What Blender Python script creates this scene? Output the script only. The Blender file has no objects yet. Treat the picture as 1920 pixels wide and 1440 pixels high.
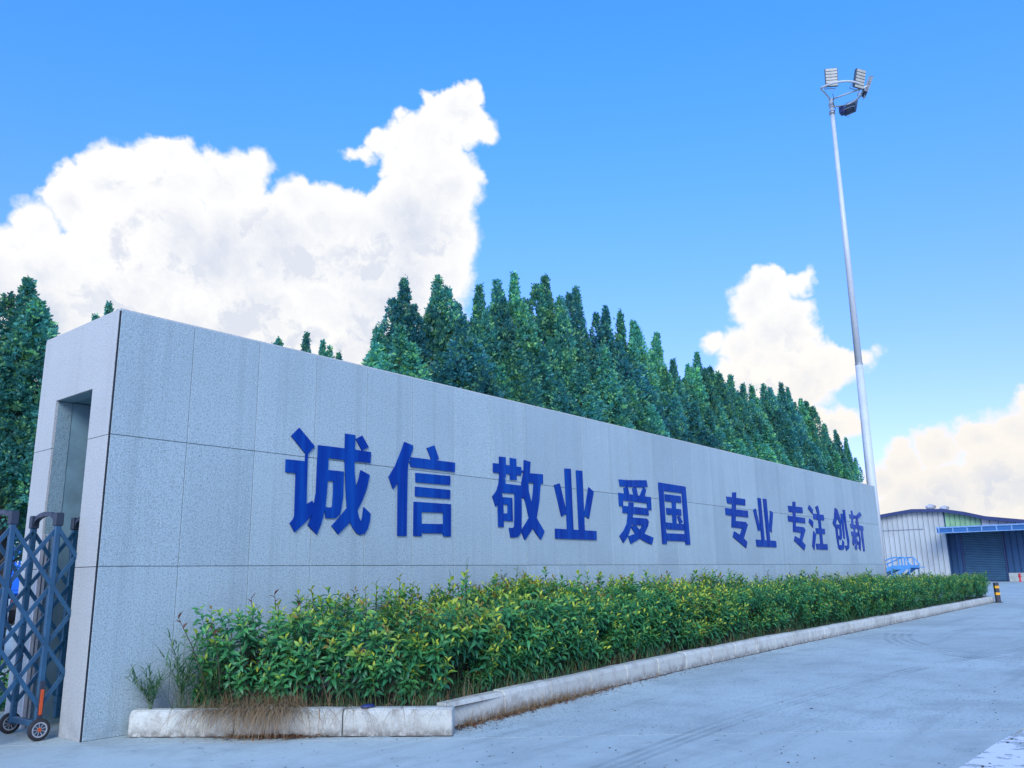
import bpy, bmesh, math, random
import numpy as np
from mathutils import Vector, Matrix, Euler
from mathutils.geometry import delaunay_2d_cdt

R = math.radians
scene = bpy.context.scene
COL = scene.collection

# ------------------------------------------------------------------ camera
F_PX, YAW, PITCH, ROLL = 1549.21, 0.6803, 0.2284, -0.0185
cam_d = bpy.data.cameras.new('camera')
cam_d.sensor_fit = 'HORIZONTAL'
cam_d.sensor_width = 36.0
cam_d.lens = 36.0 * F_PX / 1920.0
cam_d.clip_start, cam_d.clip_end = 0.1, 3000.0
cam_o = bpy.data.objects.new('camera', cam_d)
COL.objects.link(cam_o)
fw = Vector((math.cos(YAW) * math.cos(PITCH), math.sin(YAW) * math.cos(PITCH), math.sin(PITCH)))
rt = fw.cross(Vector((0, 0, 1))).normalized()
up = rt.cross(fw)
r2 = math.cos(ROLL) * rt + math.sin(ROLL) * up
u2 = -math.sin(ROLL) * rt + math.cos(ROLL) * up
cm = Matrix((r2, u2, -fw)).transposed().to_4x4()
cm.translation = Vector((-3.9835, -8.6809, 1.4941))
cam_o.matrix_world = cm
scene.camera = cam_o

# ------------------------------------------------------------------ view
vs = scene.view_settings
vs.view_transform = 'Standard'
vs.look = 'None'
vs.gamma = 1.0
vs.exposure = 1.69
vs.use_curve_mapping = False

# ------------------------------------------------------------------ world: Nishita sky with cumulus clouds
SUN_DIR = Vector((-0.72, -0.50, 0.52)).normalized()
SUN_EL = math.asin(SUN_DIR.z)
SUN_ROT = math.atan2(SUN_DIR.x, SUN_DIR.y)
SKY_STRENGTH = 0.10
SKY_TINT = (0.29, 0.78, 1.20, 1)          # camera white balance of the blue sky
SKY_TINT_LOW = (0.52, 0.475, 0.86, 1)
CLOUD_RAD = 0.335

CLOUDS = [(63.01,25.38,2.69), (65.93,24.41,2.47), (68.35,23.18,1.96), (70.58,21.33,1.61), (71.84,19.67,1.59), (59.18,25.75,2.36), (57.27,27.16,1.25), (60.34,26.93,1.13), (69.23,17.06,4.21), (63.16,19.19,5.80), (56.31,19.88,5.82), (52.80,23.48,2.95), (50.91,23.61,2.27), (48.91,20.33,5.35), (54.36,24.74,2.12), (44.93,29.42,2.42), (46.51,27.55,2.02), (47.00,25.66,1.83), (48.43,24.62,1.06), (42.70,30.81,2.13), (41.66,32.25,1.15), (40.87,30.15,0.97), (45.03,32.02,0.68), (47.55,29.75,1.03), (48.41,29.03,1.10), (49.74,28.34,0.75), (50.68,28.42,0.44), (47.37,31.00,0.47), (44.12,26.16,3.11), (45.87,22.94,4.47), (43.71,20.46,2.18), (44.29,16.81,2.56), (52.50,15.50,7.06), (62.69,13.11,6.51), (68.77,12.57,4.54), (74.72,16.20,4.98), (75.47,11.81,5.44), (46.56,16.04,4.37), (58.18,15.53,6.79), (20.80,18.31,1.78), (21.92,17.73,1.66), (18.68,18.47,0.87), (18.10,19.02,0.30), (20.35,15.62,2.67), (23.07,14.75,1.61), (24.83,15.26,0.78), (19.92,12.76,3.00), (17.89,12.84,1.88), (16.24,12.73,1.19), (15.17,13.09,0.72), (14.38,13.47,0.49), (13.90,13.55,0.26), (22.11,11.53,3.47), (17.61,9.07,1.50), (16.61,9.33,1.05), (19.65,8.53,2.71), (13.46,6.64,1.42), (14.57,5.45,1.59), (11.59,7.15,1.48), (9.50,7.61,1.38), (7.51,7.80,1.52), (5.87,7.94,2.00), (12.31,3.68,3.23), (8.56,4.10,3.37), (14.46,3.13,1.89), (5.66,3.91,3.63), (3.11,5.82,2.97)]


world = bpy.data.worlds.new('World')
scene.world = world
world.use_nodes = True
wt = world.node_tree
wt.nodes.clear()


class NT:
    """small helper that adds nodes and wires them by value or socket"""
    def __init__(self, tree):
        self.t = tree

    def add(self, kind, ins=None, **props):
        n = self.t.nodes.new(kind)
        for k, v in props.items():
            setattr(n, k, v)
        for k, v in (ins or {}).items():
            s = n.inputs[k]
            if isinstance(v, bpy.types.NodeSocket):
                self.t.links.new(v, s)
            else:
                s.default_value = v
        return n

    def math(self, op, a, b=0.0, c=None):
        ins = {0: a, 1: b}
        if c is not None:
            ins[2] = c
        return self.add('ShaderNodeMath', ins, operation=op).outputs[0]

    def vmath(self, op, a, b=None, scale=None):
        ins = {0: a}
        if b is not None:
            ins[1] = b
        if scale is not None:
            ins['Scale'] = scale
        return self.add('ShaderNodeVectorMath', ins, operation=op)

    def mix(self, f, a, b, mode='MIX'):
        n = self.t.nodes.new('ShaderNodeMix')
        n.data_type = 'RGBA'
        n.blend_type = mode
        for i, v in ((0, f), (6, a), (7, b)):
            if isinstance(v, bpy.types.NodeSocket):
                self.t.links.new(v, n.inputs[i])
            else:
                n.inputs[i].default_value = v
        return n.outputs[2]

    def noise(self, vec, scale, detail=3.0, rough=0.5, out='Fac'):
        n = self.add('ShaderNodeTexNoise', {'Scale': scale, 'Detail': detail, 'Roughness': rough})
        if vec is not None:
            self.t.links.new(vec, n.inputs['Vector'])
        return n.outputs[out]

    def ramp(self, f, lo, hi, a=0.0, b=1.0, smooth=True):
        n = self.add('ShaderNodeMapRange', {'Value': f, 'From Min': lo, 'From Max': hi, 'To Min': a, 'To Max': b},
                     interpolation_type='SMOOTHSTEP' if smooth else 'LINEAR')
        return n.outputs[0]


def build_world():
    w = NT(wt)
    tc = w.add('ShaderNodeTexCoord').outputs['Generated']
    sky = w.add('ShaderNodeTexSky', sky_type='NISHITA', sun_disc=False, sun_elevation=SUN_EL, sun_rotation=SUN_ROT,
                altitude=50.0, air_density=1.0, dust_density=0.3, ozone_density=3.0)
    zz = w.add('ShaderNodeSeparateXYZ', {0: tc}).outputs[2]
    skyc = w.mix(1.0, sky.outputs[0], w.mix(w.ramp(zz, 0.05, 0.68), SKY_TINT_LOW, SKY_TINT), 'MULTIPLY')
    # domain warp: big billows, medium lobes, fine cauliflower edge
    half = (0.5, 0.5, 0.5)
    n1 = w.vmath('SUBTRACT', w.noise(tc, 9.0, 2.0, 0.5, 'Color'), half).outputs[0]
    n2 = w.vmath('SUBTRACT', w.noise(tc, 38.0, 3.0, 0.55, 'Color'), half).outputs[0]
    n3 = w.vmath('SUBTRACT', w.noise(tc, 85.0, 3.0, 0.55, 'Color'), half).outputs[0]
    d = w.vmath('MULTIPLY_ADD', n1, (0.030,) * 3)
    wt.links.new(tc, d.inputs[2])
    d2 = w.vmath('MULTIPLY_ADD', n2, (0.030,) * 3)
    wt.links.new(d.outputs[0], d2.inputs[2])
    d3 = w.vmath('MULTIPLY_ADD', n3, (0.009,) * 3)
    wt.links.new(d2.outputs[0], d3.inputs[2])
    p = d3.outputs[0]
    rng = random.Random(5)
    blobs = list(CLOUDS)
    # the same kind of cumulus goes on round the rest of the horizon
    for k in range(9):
        az = 95 + k * 29.0 + rng.uniform(-5, 5)
        el = rng.uniform(8, 22)
        for j in range(2):
            blobs.append((az + rng.uniform(-7, 7), el + rng.uniform(-4, 4), rng.uniform(4, 8)))
    field = None
    for az, el, rad in blobs:
        a, e = R(az), R(el)
        c = (math.cos(a) * math.cos(e), math.sin(a) * math.cos(e), math.sin(e))
        dist = w.vmath('DISTANCE', p, c).outputs['Value']
        v = w.math('SUBTRACT', R(rad), dist)
        field = v if field is None else w.math('MAXIMUM', field, v)
    soft = w.ramp(w.noise(tc, 14.0, 2.0), 0.35, 0.7, 0.004, 0.014)
    alpha = w.add('ShaderNodeMapRange', {'Value': field, 'From Min': -0.004, 'From Max': soft},
                  interpolation_type='SMOOTHSTEP').outputs[0]
    # thin veil round the clouds and towards the horizon
    sep = w.add('ShaderNodeSeparateXYZ', {0: tc})
    z = sep.outputs[2]
    # grey-blue folds inside the clouds
    # folds: slope of the warped noise towards the sun
    sd = SUN_DIR
    q = w.vmath('ADD', p, (sd.x * 0.02, sd.y * 0.02, sd.z * 0.02 + 0.01)).outputs[0]
    na = w.noise(p, 16.0, 5.0, 0.58)
    nb = w.noise(q, 16.0, 5.0, 0.58)
    slope = w.math('SUBTRACT', nb, na)
    fold = w.ramp(slope, -0.03, 0.12, smooth=False)
    patch = w.ramp(w.noise(p, 6.5, 7.0, 0.64), 0.40, 0.72, smooth=False)
    deep = w.ramp(field, 0.0, 0.05)
    shade = w.math('MULTIPLY', deep, w.math('MAXIMUM', w.math('MULTIPLY', fold, 0.6), w.math('MULTIPLY', patch, 0.90)))
    lit = (CLOUD_RAD * 0.965, CLOUD_RAD * 0.96, CLOUD_RAD * 0.95, 1)
    warm = (CLOUD_RAD * 0.93, CLOUD_RAD * 0.885, CLOUD_RAD * 0.82, 1)
    dim = (CLOUD_RAD * 0.53, CLOUD_RAD * 0.60, CLOUD_RAD * 0.76, 1)
    body = w.mix(w.ramp(z, 0.10, 0.34), warm, lit)
    cl = w.mix(w.math('MULTIPLY', shade, 1.0), body, dim)
    bg_sky = w.add('ShaderNodeBackground', {'Color': skyc, 'Strength': SKY_STRENGTH})
    bg_cl = w.add('ShaderNodeBackground', {'Color': cl, 'Strength': 1.0})
    mixs = w.add('ShaderNodeMixShader', {0: alpha, 1: bg_sky.outputs[0], 2: bg_cl.outputs[0]})
    out = w.add('ShaderNodeOutputWorld', {0: mixs.outputs[0]})


build_world()
world.cycles.sampling_method = 'MANUAL'
world.cycles.sample_map_resolution = 512

# ------------------------------------------------------------------ sun (soft: the yard lies in open shade)
sun_d = bpy.data.lights.new('sun', 'SUN')
sun_d.energy = 0.8
sun_d.angle = R(30)
sun_d.color = (1.0, 0.97, 0.93)
sun_o = bpy.data.objects.new('sun', sun_d)
sun_o.rotation_euler = (-SUN_DIR).to_track_quat('-Z', 'Y').to_euler()
sun_o.location = (-20, -20, 30)
COL.objects.link(sun_o)


# ------------------------------------------------------------------ helpers
def tag(o, label=None, cat=None, group=None, kind=None):
    if label:
        o['label'] = label
    if cat:
        o['category'] = cat
    if group:
        o['group'] = group
    if kind:
        o['kind'] = kind
    return o


def empty(name, loc=(0, 0, 0), rz=0.0):
    o = bpy.data.objects.new(name, None)
    o.empty_display_size = 0.2
    o.location = loc
    o.rotation_euler = (0, 0, rz)
    COL.objects.link(o)
    return o


def link(name, me, parent=None, loc=(0, 0, 0), rot=(0, 0, 0)):
    o = bpy.data.objects.new(name, me)
    COL.objects.link(o)
    o.location = loc
    o.rotation_euler = rot
    if parent:
        o.parent = parent
    return o


class MB:
    """collects shapes, then makes one mesh"""
    def __init__(self):
        self.v, self.f, self.mi = [], [], []

    def add(self, vs, fs, m=0):
        b = len(self.v)
        self.v += [tuple(p) for p in vs]
        self.f += [tuple(b + i for i in f) for f in fs]
        self.mi += [m] * len(fs)

    def box(self, a, b, m=0):
        x0, y0, z0 = a
        x1, y1, z1 = b
        self.add([(x0, y0, z0), (x1, y0, z0), (x1, y1, z0), (x0, y1, z0), (x0, y0, z1), (x1, y0, z1), (x1, y1, z1), (x0, y1, z1)],
                 [(0, 3, 2, 1), (4, 5, 6, 7), (0, 1, 5, 4), (1, 2, 6, 5), (2, 3, 7, 6), (3, 0, 4, 7)], m)

    def cbox(self, a, b, c=0.005, m=0):
        """box with chamfered edges"""
        bm = bmesh.new()
        bmesh.ops.create_cube(bm, size=1.0)
        for v in bm.verts:
            v.co = Vector([a[i] + (v.co[i] + 0.5) * (b[i] - a[i]) for i in range(3)])
        bmesh.ops.bevel(bm, geom=bm.edges[:], offset=c, segments=1, affect='EDGES', profile=0.5)
        bm.verts.index_update()
        self.add([v.co[:] for v in bm.verts], [tuple(v.index for v in f.verts) for f in bm.faces], m)
        bm.free()

    def tube(self, pts, r, n=8, m=0, caps=True, radii=None):
        pts = [Vector(p) for p in pts]
        rings = []
        prev = None
        for i, p in enumerate(pts):
            t = (pts[min(i + 1, len(pts) - 1)] - pts[max(i - 1, 0)]).normalized()
            ref = prev if prev is not None else (Vector((0, 0, 1)) if abs(t.z) < 0.9 else Vector((1, 0, 0)))
            a = (ref - t * ref.dot(t)).normalized()
            prev = a
            b = t.cross(a)
            rr = radii[i] if radii else r
            rings.append([p + (a * math.cos(2 * math.pi * k / n) + b * math.sin(2 * math.pi * k / n)) * rr for k in range(n)])
        vs = [q for ring in rings for q in ring]
        fs = []
        for i in range(len(rings) - 1):
            for k in range(n):
                fs.append((i * n + k, i * n + (k + 1) % n, (i + 1) * n + (k + 1) % n, (i + 1) * n + k))
        if caps:
            fs.append(tuple(range(n - 1, -1, -1)))
            fs.append(tuple((len(rings) - 1) * n + k for k in range(n)))
        self.add(vs, fs, m)

    def bar(self, p, q, w, h, m=0, upv=(0, 1, 0)):
        """rectangular bar from p to q; w across upv, h along upv"""
        p, q = Vector(p), Vector(q)
        t = (q - p).normalized()
        u = Vector(upv)
        u = (u - t * u.dot(t)).normalized()
        s = t.cross(u)
        vs = []
        for c in (p, q):
            for a, b in ((-1, -1), (1, -1), (1, 1), (-1, 1)):
                vs.append(c + s * (a * w / 2) + u * (b * h / 2))
        self.add(vs, [(3, 2, 1, 0), (4, 5, 6, 7), (0, 1, 5, 4), (1, 2, 6, 5), (2, 3, 7, 6), (3, 0, 4, 7)], m)

    def lathe(self, prof, n=20, axis='Z', c=(0, 0, 0), m=0):
        vs, fs = [], []
        for r, h in prof:
            for k in range(n):
                a = 2 * math.pi * k / n
                if axis == 'Z':
                    vs.append((c[0] + r * math.cos(a), c[1] + r * math.sin(a), c[2] + h))
                elif axis == 'Y':
                    vs.append((c[0] + r * math.cos(a), c[1] + h, c[2] + r * math.sin(a)))
                else:
                    vs.append((c[0] + h, c[1] + r * math.cos(a), c[2] + r * math.sin(a)))
        for i in range(len(prof) - 1):
            for k in range(n):
                fs.append((i * n + k, i * n + (k + 1) % n, (i + 1) * n + (k + 1) % n, (i + 1) * n + k))
        self.add(vs, fs, m)

    def mesh(self, name, mats, smooth=False):
        me = bpy.data.meshes.new(name)
        me.from_pydata(self.v, [], self.f)
        for mt in (mats if isinstance(mats, (list, tuple)) else [mats]):
            me.materials.append(mt)
        me.polygons.foreach_set('material_index', self.mi)
        if smooth:
            me.polygons.foreach_set('use_smooth', [True] * len(self.f))
        bm = bmesh.new()
        bm.from_mesh(me)
        bmesh.ops.recalc_face_normals(bm, faces=bm.faces[:])
        bm.to_mesh(me)
        bm.free()
        me.update()
        return me

    def obj(self, name, mats, parent=None, smooth=False, loc=(0, 0, 0), rot=(0, 0, 0)):
        return link(name, self.mesh(name, mats, smooth), parent, loc, rot)


def fast_mesh(name, verts, quads, mat, tint=None):
    """numpy arrays -> mesh of quads (or tris), colour attribute 'tint' per vertex"""
    me = bpy.data.meshes.new(name)
    k = quads.shape[1]
    me.vertices.add(len(verts))
    me.vertices.foreach_set('co', verts.astype(np.float32).ravel())
    me.loops.add(quads.size)
    me.loops.foreach_set('vertex_index', quads.astype(np.int32).ravel())
    me.polygons.add(len(quads))
    me.polygons.foreach_set('loop_start', np.arange(0, quads.size, k, dtype=np.int32))
    me.polygons.foreach_set('loop_total', np.full(len(quads), k, dtype=np.int32))
    me.polygons.foreach_set('use_smooth', np.ones(len(quads), dtype=bool))
    me.materials.append(mat)
    if tint is not None:
        at = me.attributes.new('tint', 'FLOAT_COLOR', 'POINT')
        at.data.foreach_set('color', np.concatenate([tint, np.ones((len(tint), 1))], 1).astype(np.float32).ravel())
    me.update()
    me.validate()
    return me


# ------------------------------------------------------------------ materials
def new_mat(name):
    m = bpy.data.materials.new(name)
    m.use_nodes = True
    m.node_tree.nodes.clear()
    return m, NT(m.node_tree)


def finish(m, t, color, rough=0.6, metal=0.0, bump=None, bump_d=0.01, bump_s=0.6, spec=0.5, extra=None):
    ins = {'Base Color': color, 'Roughness': rough, 'Metallic': metal, 'Specular IOR Level': spec}
    ins.update(extra or {})
    b = t.add('ShaderNodeBsdfPrincipled', ins)
    if bump is not None:
        bn = t.add('ShaderNodeBump', {'Height': bump, 'Distance': bump_d, 'Strength': bump_s})
        t.t.links.new(bn.outputs[0], b.inputs['Normal'])
    t.add('ShaderNodeOutputMaterial', {0: b.outputs[0]})
    return m


def simple(name, col, rough=0.5, metal=0.0, var=0.15, scale=3.0, bump=0.0, spec=0.5):
    """plain painted or metal surface with slight wear"""
    m, t = new_mat(name)
    pos = t.add('ShaderNodeNewGeometry').outputs['Position']
    n = t.noise(pos, scale, 5.0, 0.6)
    a = tuple(c * (1 - var) for c in col) + (1,)
    b = tuple(min(1, c * (1 + var)) for c in col) + (1,)
    c = t.mix(t.ramp(n, 0.3, 0.7), a, b)
    r = t.ramp(t.noise(pos, scale * 4, 3.0), 0.3, 0.7, max(0.05, rough - 0.08), min(1, rough + 0.1))
    return finish(m, t, c, r, metal, t.noise(pos, scale * 30, 2.0) if bump else None, 0.002, bump, spec)


def granite(name, base, streak=0.60, speck=1.0, fine=54.0, bump=0.6):
    m, t = new_mat(name)
    pos = t.add('ShaderNodeNewGeometry').outputs['Position']
    rnd = t.add('ShaderNodeObjectInfo').outputs['Random']
    big = t.noise(pos, 0.8, 4.0, 0.55)
    n1 = t.noise(pos, fine, 3.0, 0.7)
    n2 = t.noise(pos, fine * 1.9, 2.0, 0.6)
    dark = tuple(c * 0.64 for c in base) + (1,)
    lite = tuple(min(1, c * 1.38) for c in base) + (1,)
    c = t.mix(t.ramp(big, 0.3, 0.7), tuple(x * 0.94 for x in base) + (1,), tuple(x * 1.04 for x in base) + (1,))
    c = t.mix(t.math('MULTIPLY', t.ramp(n1, 0.47, 0.60), 0.85 * speck), c, dark)
    c = t.mix(t.math('MULTIPLY', t.ramp(n2, 0.52, 0.66), 0.8 * speck), c, lite)
    c = t.mix(t.math('MULTIPLY', t.ramp(t.noise(pos, fine * 0.9, 2.0), 0.62, 0.70), 0.6 * speck), c,
              tuple(x * 0.42 for x in base) + (1,))
    # each slab its own shade
    c = t.mix(1.0, c, t.add('ShaderNodeCombineColor', {0: t.ramp(rnd, 0, 1, 0.92, 1.055, False), 1: t.ramp(rnd, 0, 1, 0.925, 1.05, False),
                                                      2: t.ramp(rnd, 0, 1, 0.935, 1.045, False)}).outputs[0], 'MULTIPLY')
    # rain streaks run down from the top edge
    mp = t.add('ShaderNodeMapping', {'Vector': pos, 'Scale': (5.5, 5.5, 0.10)}).outputs[0]
    s1 = t.ramp(t.noise(mp, 1.0, 4.0, 0.65), 0.50, 0.70)
    mp2 = t.add('ShaderNodeMapping', {'Vector': pos, 'Scale': (34, 34, 0.35)}).outputs[0]
    s2 = t.ramp(t.noise(mp2, 1.0, 3.0, 0.6), 0.50, 0.72)
    z = t.add('ShaderNodeSeparateXYZ', {0: pos}).outputs[2]
    st = t.math('MULTIPLY', t.math('ADD', t.math('MULTIPLY', s1, 0.45), t.math('MULTIPLY', s2, 0.30)), streak)
    c = t.mix(st, c, tuple(x * 0.60 for x in base) + (1,))
    # splashed dirt along the foot
    foot = t.math('MULTIPLY', t.ramp(z, 0.45, 0.0), t.ramp(t.noise(pos, 7.0, 4.0, 0.65), 0.35, 0.65))
    c = t.mix(t.math('MULTIPLY', foot, 0.5), c, tuple(x * 0.55 for x in base) + (1,))
    h = t.math('ADD', n1, t.math('MULTIPLY', n2, 0.8))
    return finish(m, t, c, 0.72, 0, h, 0.006, bump, 0.35)


M = {}
M['granite'] = granite('granite_bush_hammered', (0.385, 0.485, 0.49))
M['granite_end'] = granite('granite_end', (0.49, 0.51, 0.48), streak=0.25, speck=0.6)
M['granite_jamb_shaded'] = granite('granite_jamb_shaded', (0.24, 0.36, 0.39), streak=0.2)  # wall granite made darker and bluer, recess shadow put into its colour
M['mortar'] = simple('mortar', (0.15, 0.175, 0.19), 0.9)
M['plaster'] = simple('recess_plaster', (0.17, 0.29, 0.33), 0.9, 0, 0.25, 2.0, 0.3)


def concrete_mat(name, base, rough_tex=1.0, scuff=1.0):
    m, t = new_mat(name)
    pos = t.add('ShaderNodeNewGeometry').outputs['Position']
    big = t.noise(pos, 0.22, 5.0, 0.6)
    mid = t.noise(pos, 1.7, 5.0, 0.65)
    fine = t.noise(pos, 24.0, 4.0, 0.7)
    grit = t.noise(pos, 62.0, 3.0, 0.7)
    c = t.mix(t.ramp(big, 0.3, 0.7), tuple(x * 0.84 for x in base) + (1,), tuple(min(1, x * 1.10) for x in base) + (1,))
    c = t.mix(t.math('MULTIPLY', t.ramp(mid, 0.46, 0.68), 0.5), c, tuple(x * 0.70 for x in base) + (1,))
    # long faint wheel tracks lie along the drive
    mp = t.add('ShaderNodeMapping', {'Vector': pos, 'Rotation': (0, 0, R(-6)), 'Scale': (0.10, 1.3, 1.0)}).outputs[0]
    trk = t.ramp(t.noise(mp, 1.6, 5.0, 0.65), 0.50, 0.72)
    c = t.mix(t.math('MULTIPLY', trk, 0.6 * scuff), c, tuple(x * 0.58 for x in base) + (1,))
    mp = t.add('ShaderNodeMapping', {'Vector': pos, 'Rotation': (0, 0, R(51)), 'Scale': (0.5, 6.0, 1.0)}).outputs[0]
    trw = t.ramp(t.noise(mp, 3.0, 5.0, 0.7), 0.56, 0.70)
    c = t.mix(t.math('MULTIPLY', trw, 0.40 * scuff), c, tuple(x * 0.55 for x in base) + (1,))
    c = t.mix(t.math('MULTIPLY', t.ramp(fine, 0.52, 0.66), 0.62 * rough_tex), c, tuple(x * 0.34 for x in base) + (1,))
    c = t.mix(t.math('MULTIPLY', t.ramp(grit, 0.50, 0.66), 0.6 * rough_tex), c, tuple(min(1, x * 1.25) for x in base) + (1,))
    stn = t.math('MULTIPLY', t.ramp(t.noise(pos, 0.55, 6.0, 0.7), 0.50, 0.70), 0.55)
    c = t.mix(stn, c, tuple(x * 0.60 for x in base) + (1,))
    # small dark chips
    vo = t.add('ShaderNodeTexVoronoi', {'Vector': t.vmath('ADD', pos, t.vmath('SCALE', t.noise(pos, 9.0, 3.0, 0.6, 'Color'), None, 0.25).outputs[0]).outputs[0], 'Scale': 5.0})
    chip = t.math('MULTIPLY', t.ramp(vo.outputs['Distance'], 0.13, 0.06), t.ramp(t.noise(pos, 2.2, 3.0), 0.46, 0.6))
    c = t.mix(t.math('MULTIPLY', chip, 0.85), c, tuple(x * 0.38 for x in base) + (1,))
    h = t.math('ADD', t.math('MULTIPLY', fine, 0.9 * rough_tex), t.math('SUBTRACT', t.math('MULTIPLY', grit, 0.5 * rough_tex), t.math('MULTIPLY', chip, 1.0)))
    return finish(m, t, c, 0.78, 0, h, 0.008, 0.5, 0.4)


M['slab_rough'] = concrete_mat('concrete_worn', (0.475, 0.54, 0.50), 1.0)
M['slab_smooth'] = concrete_mat('concrete_smooth', (0.485, 0.55, 0.51), 0.30, 0.7)
M['soil'] = simple('soil', (0.06, 0.052, 0.04), 0.95, 0, 0.4, 6.0, 0.8)
M['ground'] = simple('bare_ground', (0.24, 0.23, 0.20), 0.95, 0, 0.3, 0.6, 0.6)


def kerb_mat():
    m, t = new_mat('kerb_granite')
    pos = t.add('ShaderNodeNewGeometry').outputs['Position']
    rnd = t.add('ShaderNodeObjectInfo').outputs['Random']
    base = (0.56, 0.57, 0.49)
    c = t.mix(rnd, tuple(x * 0.88 for x in base) + (1,), tuple(x * 1.06 for x in base) + (1,))
    n = t.noise(pos, 60.0, 3.0, 0.6)
    c = t.mix(t.math('MULTIPLY', t.ramp(n, 0.52, 0.68), 0.35), c, (0.26, 0.25, 0.24, 1))
    n2 = t.noise(pos, 5.0, 6.0, 0.7)
    c = t.mix(t.math('MULTIPLY', t.ramp(n2, 0.46, 0.66), 0.55), c, (0.30, 0.27, 0.23, 1))
    z = t.add('ShaderNodeSeparateXYZ', {0: pos}).outputs[2]
    ft = t.math('MULTIPLY', t.ramp(z, 0.13, 0.0), t.ramp(t.noise(pos, 14.0, 4.0, 0.7), 0.3, 0.62))
    c = t.mix(t.math('MULTIPLY', ft, 0.8), c, (0.13, 0.12, 0.10, 1))
    return finish(m, t, c, 0.8, 0, t.math('ADD', n, n2), 0.01, 0.5, 0.3)


M['kerb'] = kerb_mat()


def leaf_mat(name, rough=0.45, trans=0.25, spec=0.4, per_object=False):
    m, t = new_mat(name)
    col = t.add('ShaderNodeAttribute', attribute_name='tint').outputs['Color']
    pos = t.add('ShaderNodeNewGeometry').outputs['Position']
    c = t.mix(1.0, col, t.mix(t.noise(pos, 11.0, 3.0), (0.8, 0.8, 0.8, 1), (1.2, 1.2, 1.2, 1)), 'MULTIPLY')
    if per_object:
        rnd = t.add('ShaderNodeObjectInfo').outputs['Random']
        c = t.mix(1.0, c, t.mix(rnd, (0.72, 0.78, 0.90, 1), (1.35, 1.22, 0.95, 1)), 'MULTIPLY')
    b = t.add('ShaderNodeBsdfPrincipled', {'Base Color': c, 'Roughness': rough, 'Specular IOR Level': spec})
    tr = t.add('ShaderNodeBsdfTranslucent', {'Color': c})
    mx = t.add('ShaderNodeMixShader', {0: trans, 1: b.outputs[0], 2: tr.outputs[0]})
    t.add('ShaderNodeOutputMaterial', {0: mx.outputs[0]})
    return m


M['leaf'] = leaf_mat('hedge_leaf', 0.38, 0.34, 0.5)
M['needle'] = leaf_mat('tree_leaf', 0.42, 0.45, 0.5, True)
M['grass'] = leaf_mat('grass_blade', 0.6, 0.25, 0.3)
M['bark'] = simple('bark', (0.055, 0.045, 0.035), 0.9, 0, 0.35, 8.0, 0.8)
M['stem'] = simple('hedge_stem', (0.06, 0.05, 0.032), 0.85, 0, 0.3, 10.0)


def letter_mat(name, rough, spec):
    m, t = new_mat(name)
    pos = t.add('ShaderNodeNewGeometry').outputs['Position']
    mp = t.add('ShaderNodeMapping', {'Vector': pos, 'Scale': (9, 9, 0.5)}).outputs[0]
    n = t.noise(mp, 1.0, 4.0, 0.6)
    c = t.mix(t.ramp(n, 0.35, 0.7), (0.001, 0.032, 0.235, 1), (0.003, 0.066, 0.32, 1))
    r = t.ramp(t.noise(pos, 3.0, 3.0), 0.3, 0.7, rough, rough + 0.14)
    wob = t.noise(pos, 5.0, 2.0)
    return finish(m, t, c, r, 0, wob, 0.02, 0.35, spec)


M['letter'] = letter_mat('blue_sheet', 0.45, 0.10)
M['letter_gloss'] = letter_mat('blue_gloss_sheet', 0.36, 0.12)
M['gate_paint'] = simple('gate_blue_grey_paint', (0.020, 0.085, 0.155), 0.32, 0.1, 0.12, 4.0)
M['gate_cap'] = simple('gate_black_plastic', (0.022, 0.035, 0.055), 0.42)
M['steel'] = simple('pale_steel', (0.62, 0.62, 0.62), 0.4, 0.15, 0.1)
M['rubber'] = simple('rubber', (0.02, 0.02, 0.022), 0.75)
M['orange'] = simple('orange_reflector', (0.50, 0.07, 0.012), 0.35)
M['pole'] = simple('pole_white_paint', (0.56, 0.60, 0.61), 0.45, 0.0, 0.06, 1.2)
M['galv'] = simple('galvanised', (0.42, 0.44, 0.45), 0.4, 0.5, 0.15, 5.0)
M['lampbody'] = simple('floodlight_body', (0.08, 0.11, 0.15), 0.45, 0.3)
M['lampface'] = simple('floodlight_lens', (0.50, 0.50, 0.42), 0.25, 0.0, 0.1, 6.0)
M['dark_unit'] = simple('driver_box', (0.02, 0.035, 0.13), 0.45)


# ================================================================== SETTING
WALL_L, WALL_H, WALL_D = 27.32, 4.40, 1.877
ZJ = (0.0, 1.666, 3.028, 4.40)

# ---- ground: open ground to the horizon, concrete yard slabs on top with open joints
g = MB()
g.add([(-900, -900, -0.07), (900, -900, -0.07), (900, 900, -0.07), (-900, 900, -0.07)], [(0, 1, 2, 3)])
tag(g.obj('ground', M['ground']), kind='structure')

yard = tag(empty('yard'), kind='structure')


def jag(p, q, n, amp, seed):
    rng = random.Random(seed)
    p, q = Vector(p), Vector(q)
    d = (q - p).normalized()
    s = Vector((-d.y, d.x))
    return [p.lerp(q, i / n) + s * (rng.uniform(-amp, amp) if 0 < i < n else 0) for i in range(n + 1)]


def slab(name, outline, mat, z=0.0, thick=0.2):
    me = bpy.data.meshes.new(name)
    bm = bmesh.new()
    top = [bm.verts.new((p[0], p[1], z)) for p in outline]
    f = bm.faces.new(top)
    r = bmesh.ops.extrude_face_region(bm, geom=[f])
    for v in r['geom']:
        if isinstance(v, bmesh.types.BMVert):
            v.co.z = z - thick
    bmesh.ops.recalc_face_normals(bm, faces=bm.faces[:])
    bmesh.ops.triangulate(bm, faces=[x for x in bm.faces if len(x.verts) > 4])
    bm.to_mesh(me)
    bm.free()
    me.materials.append(mat)
    return link(name, me, yard)


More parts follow.
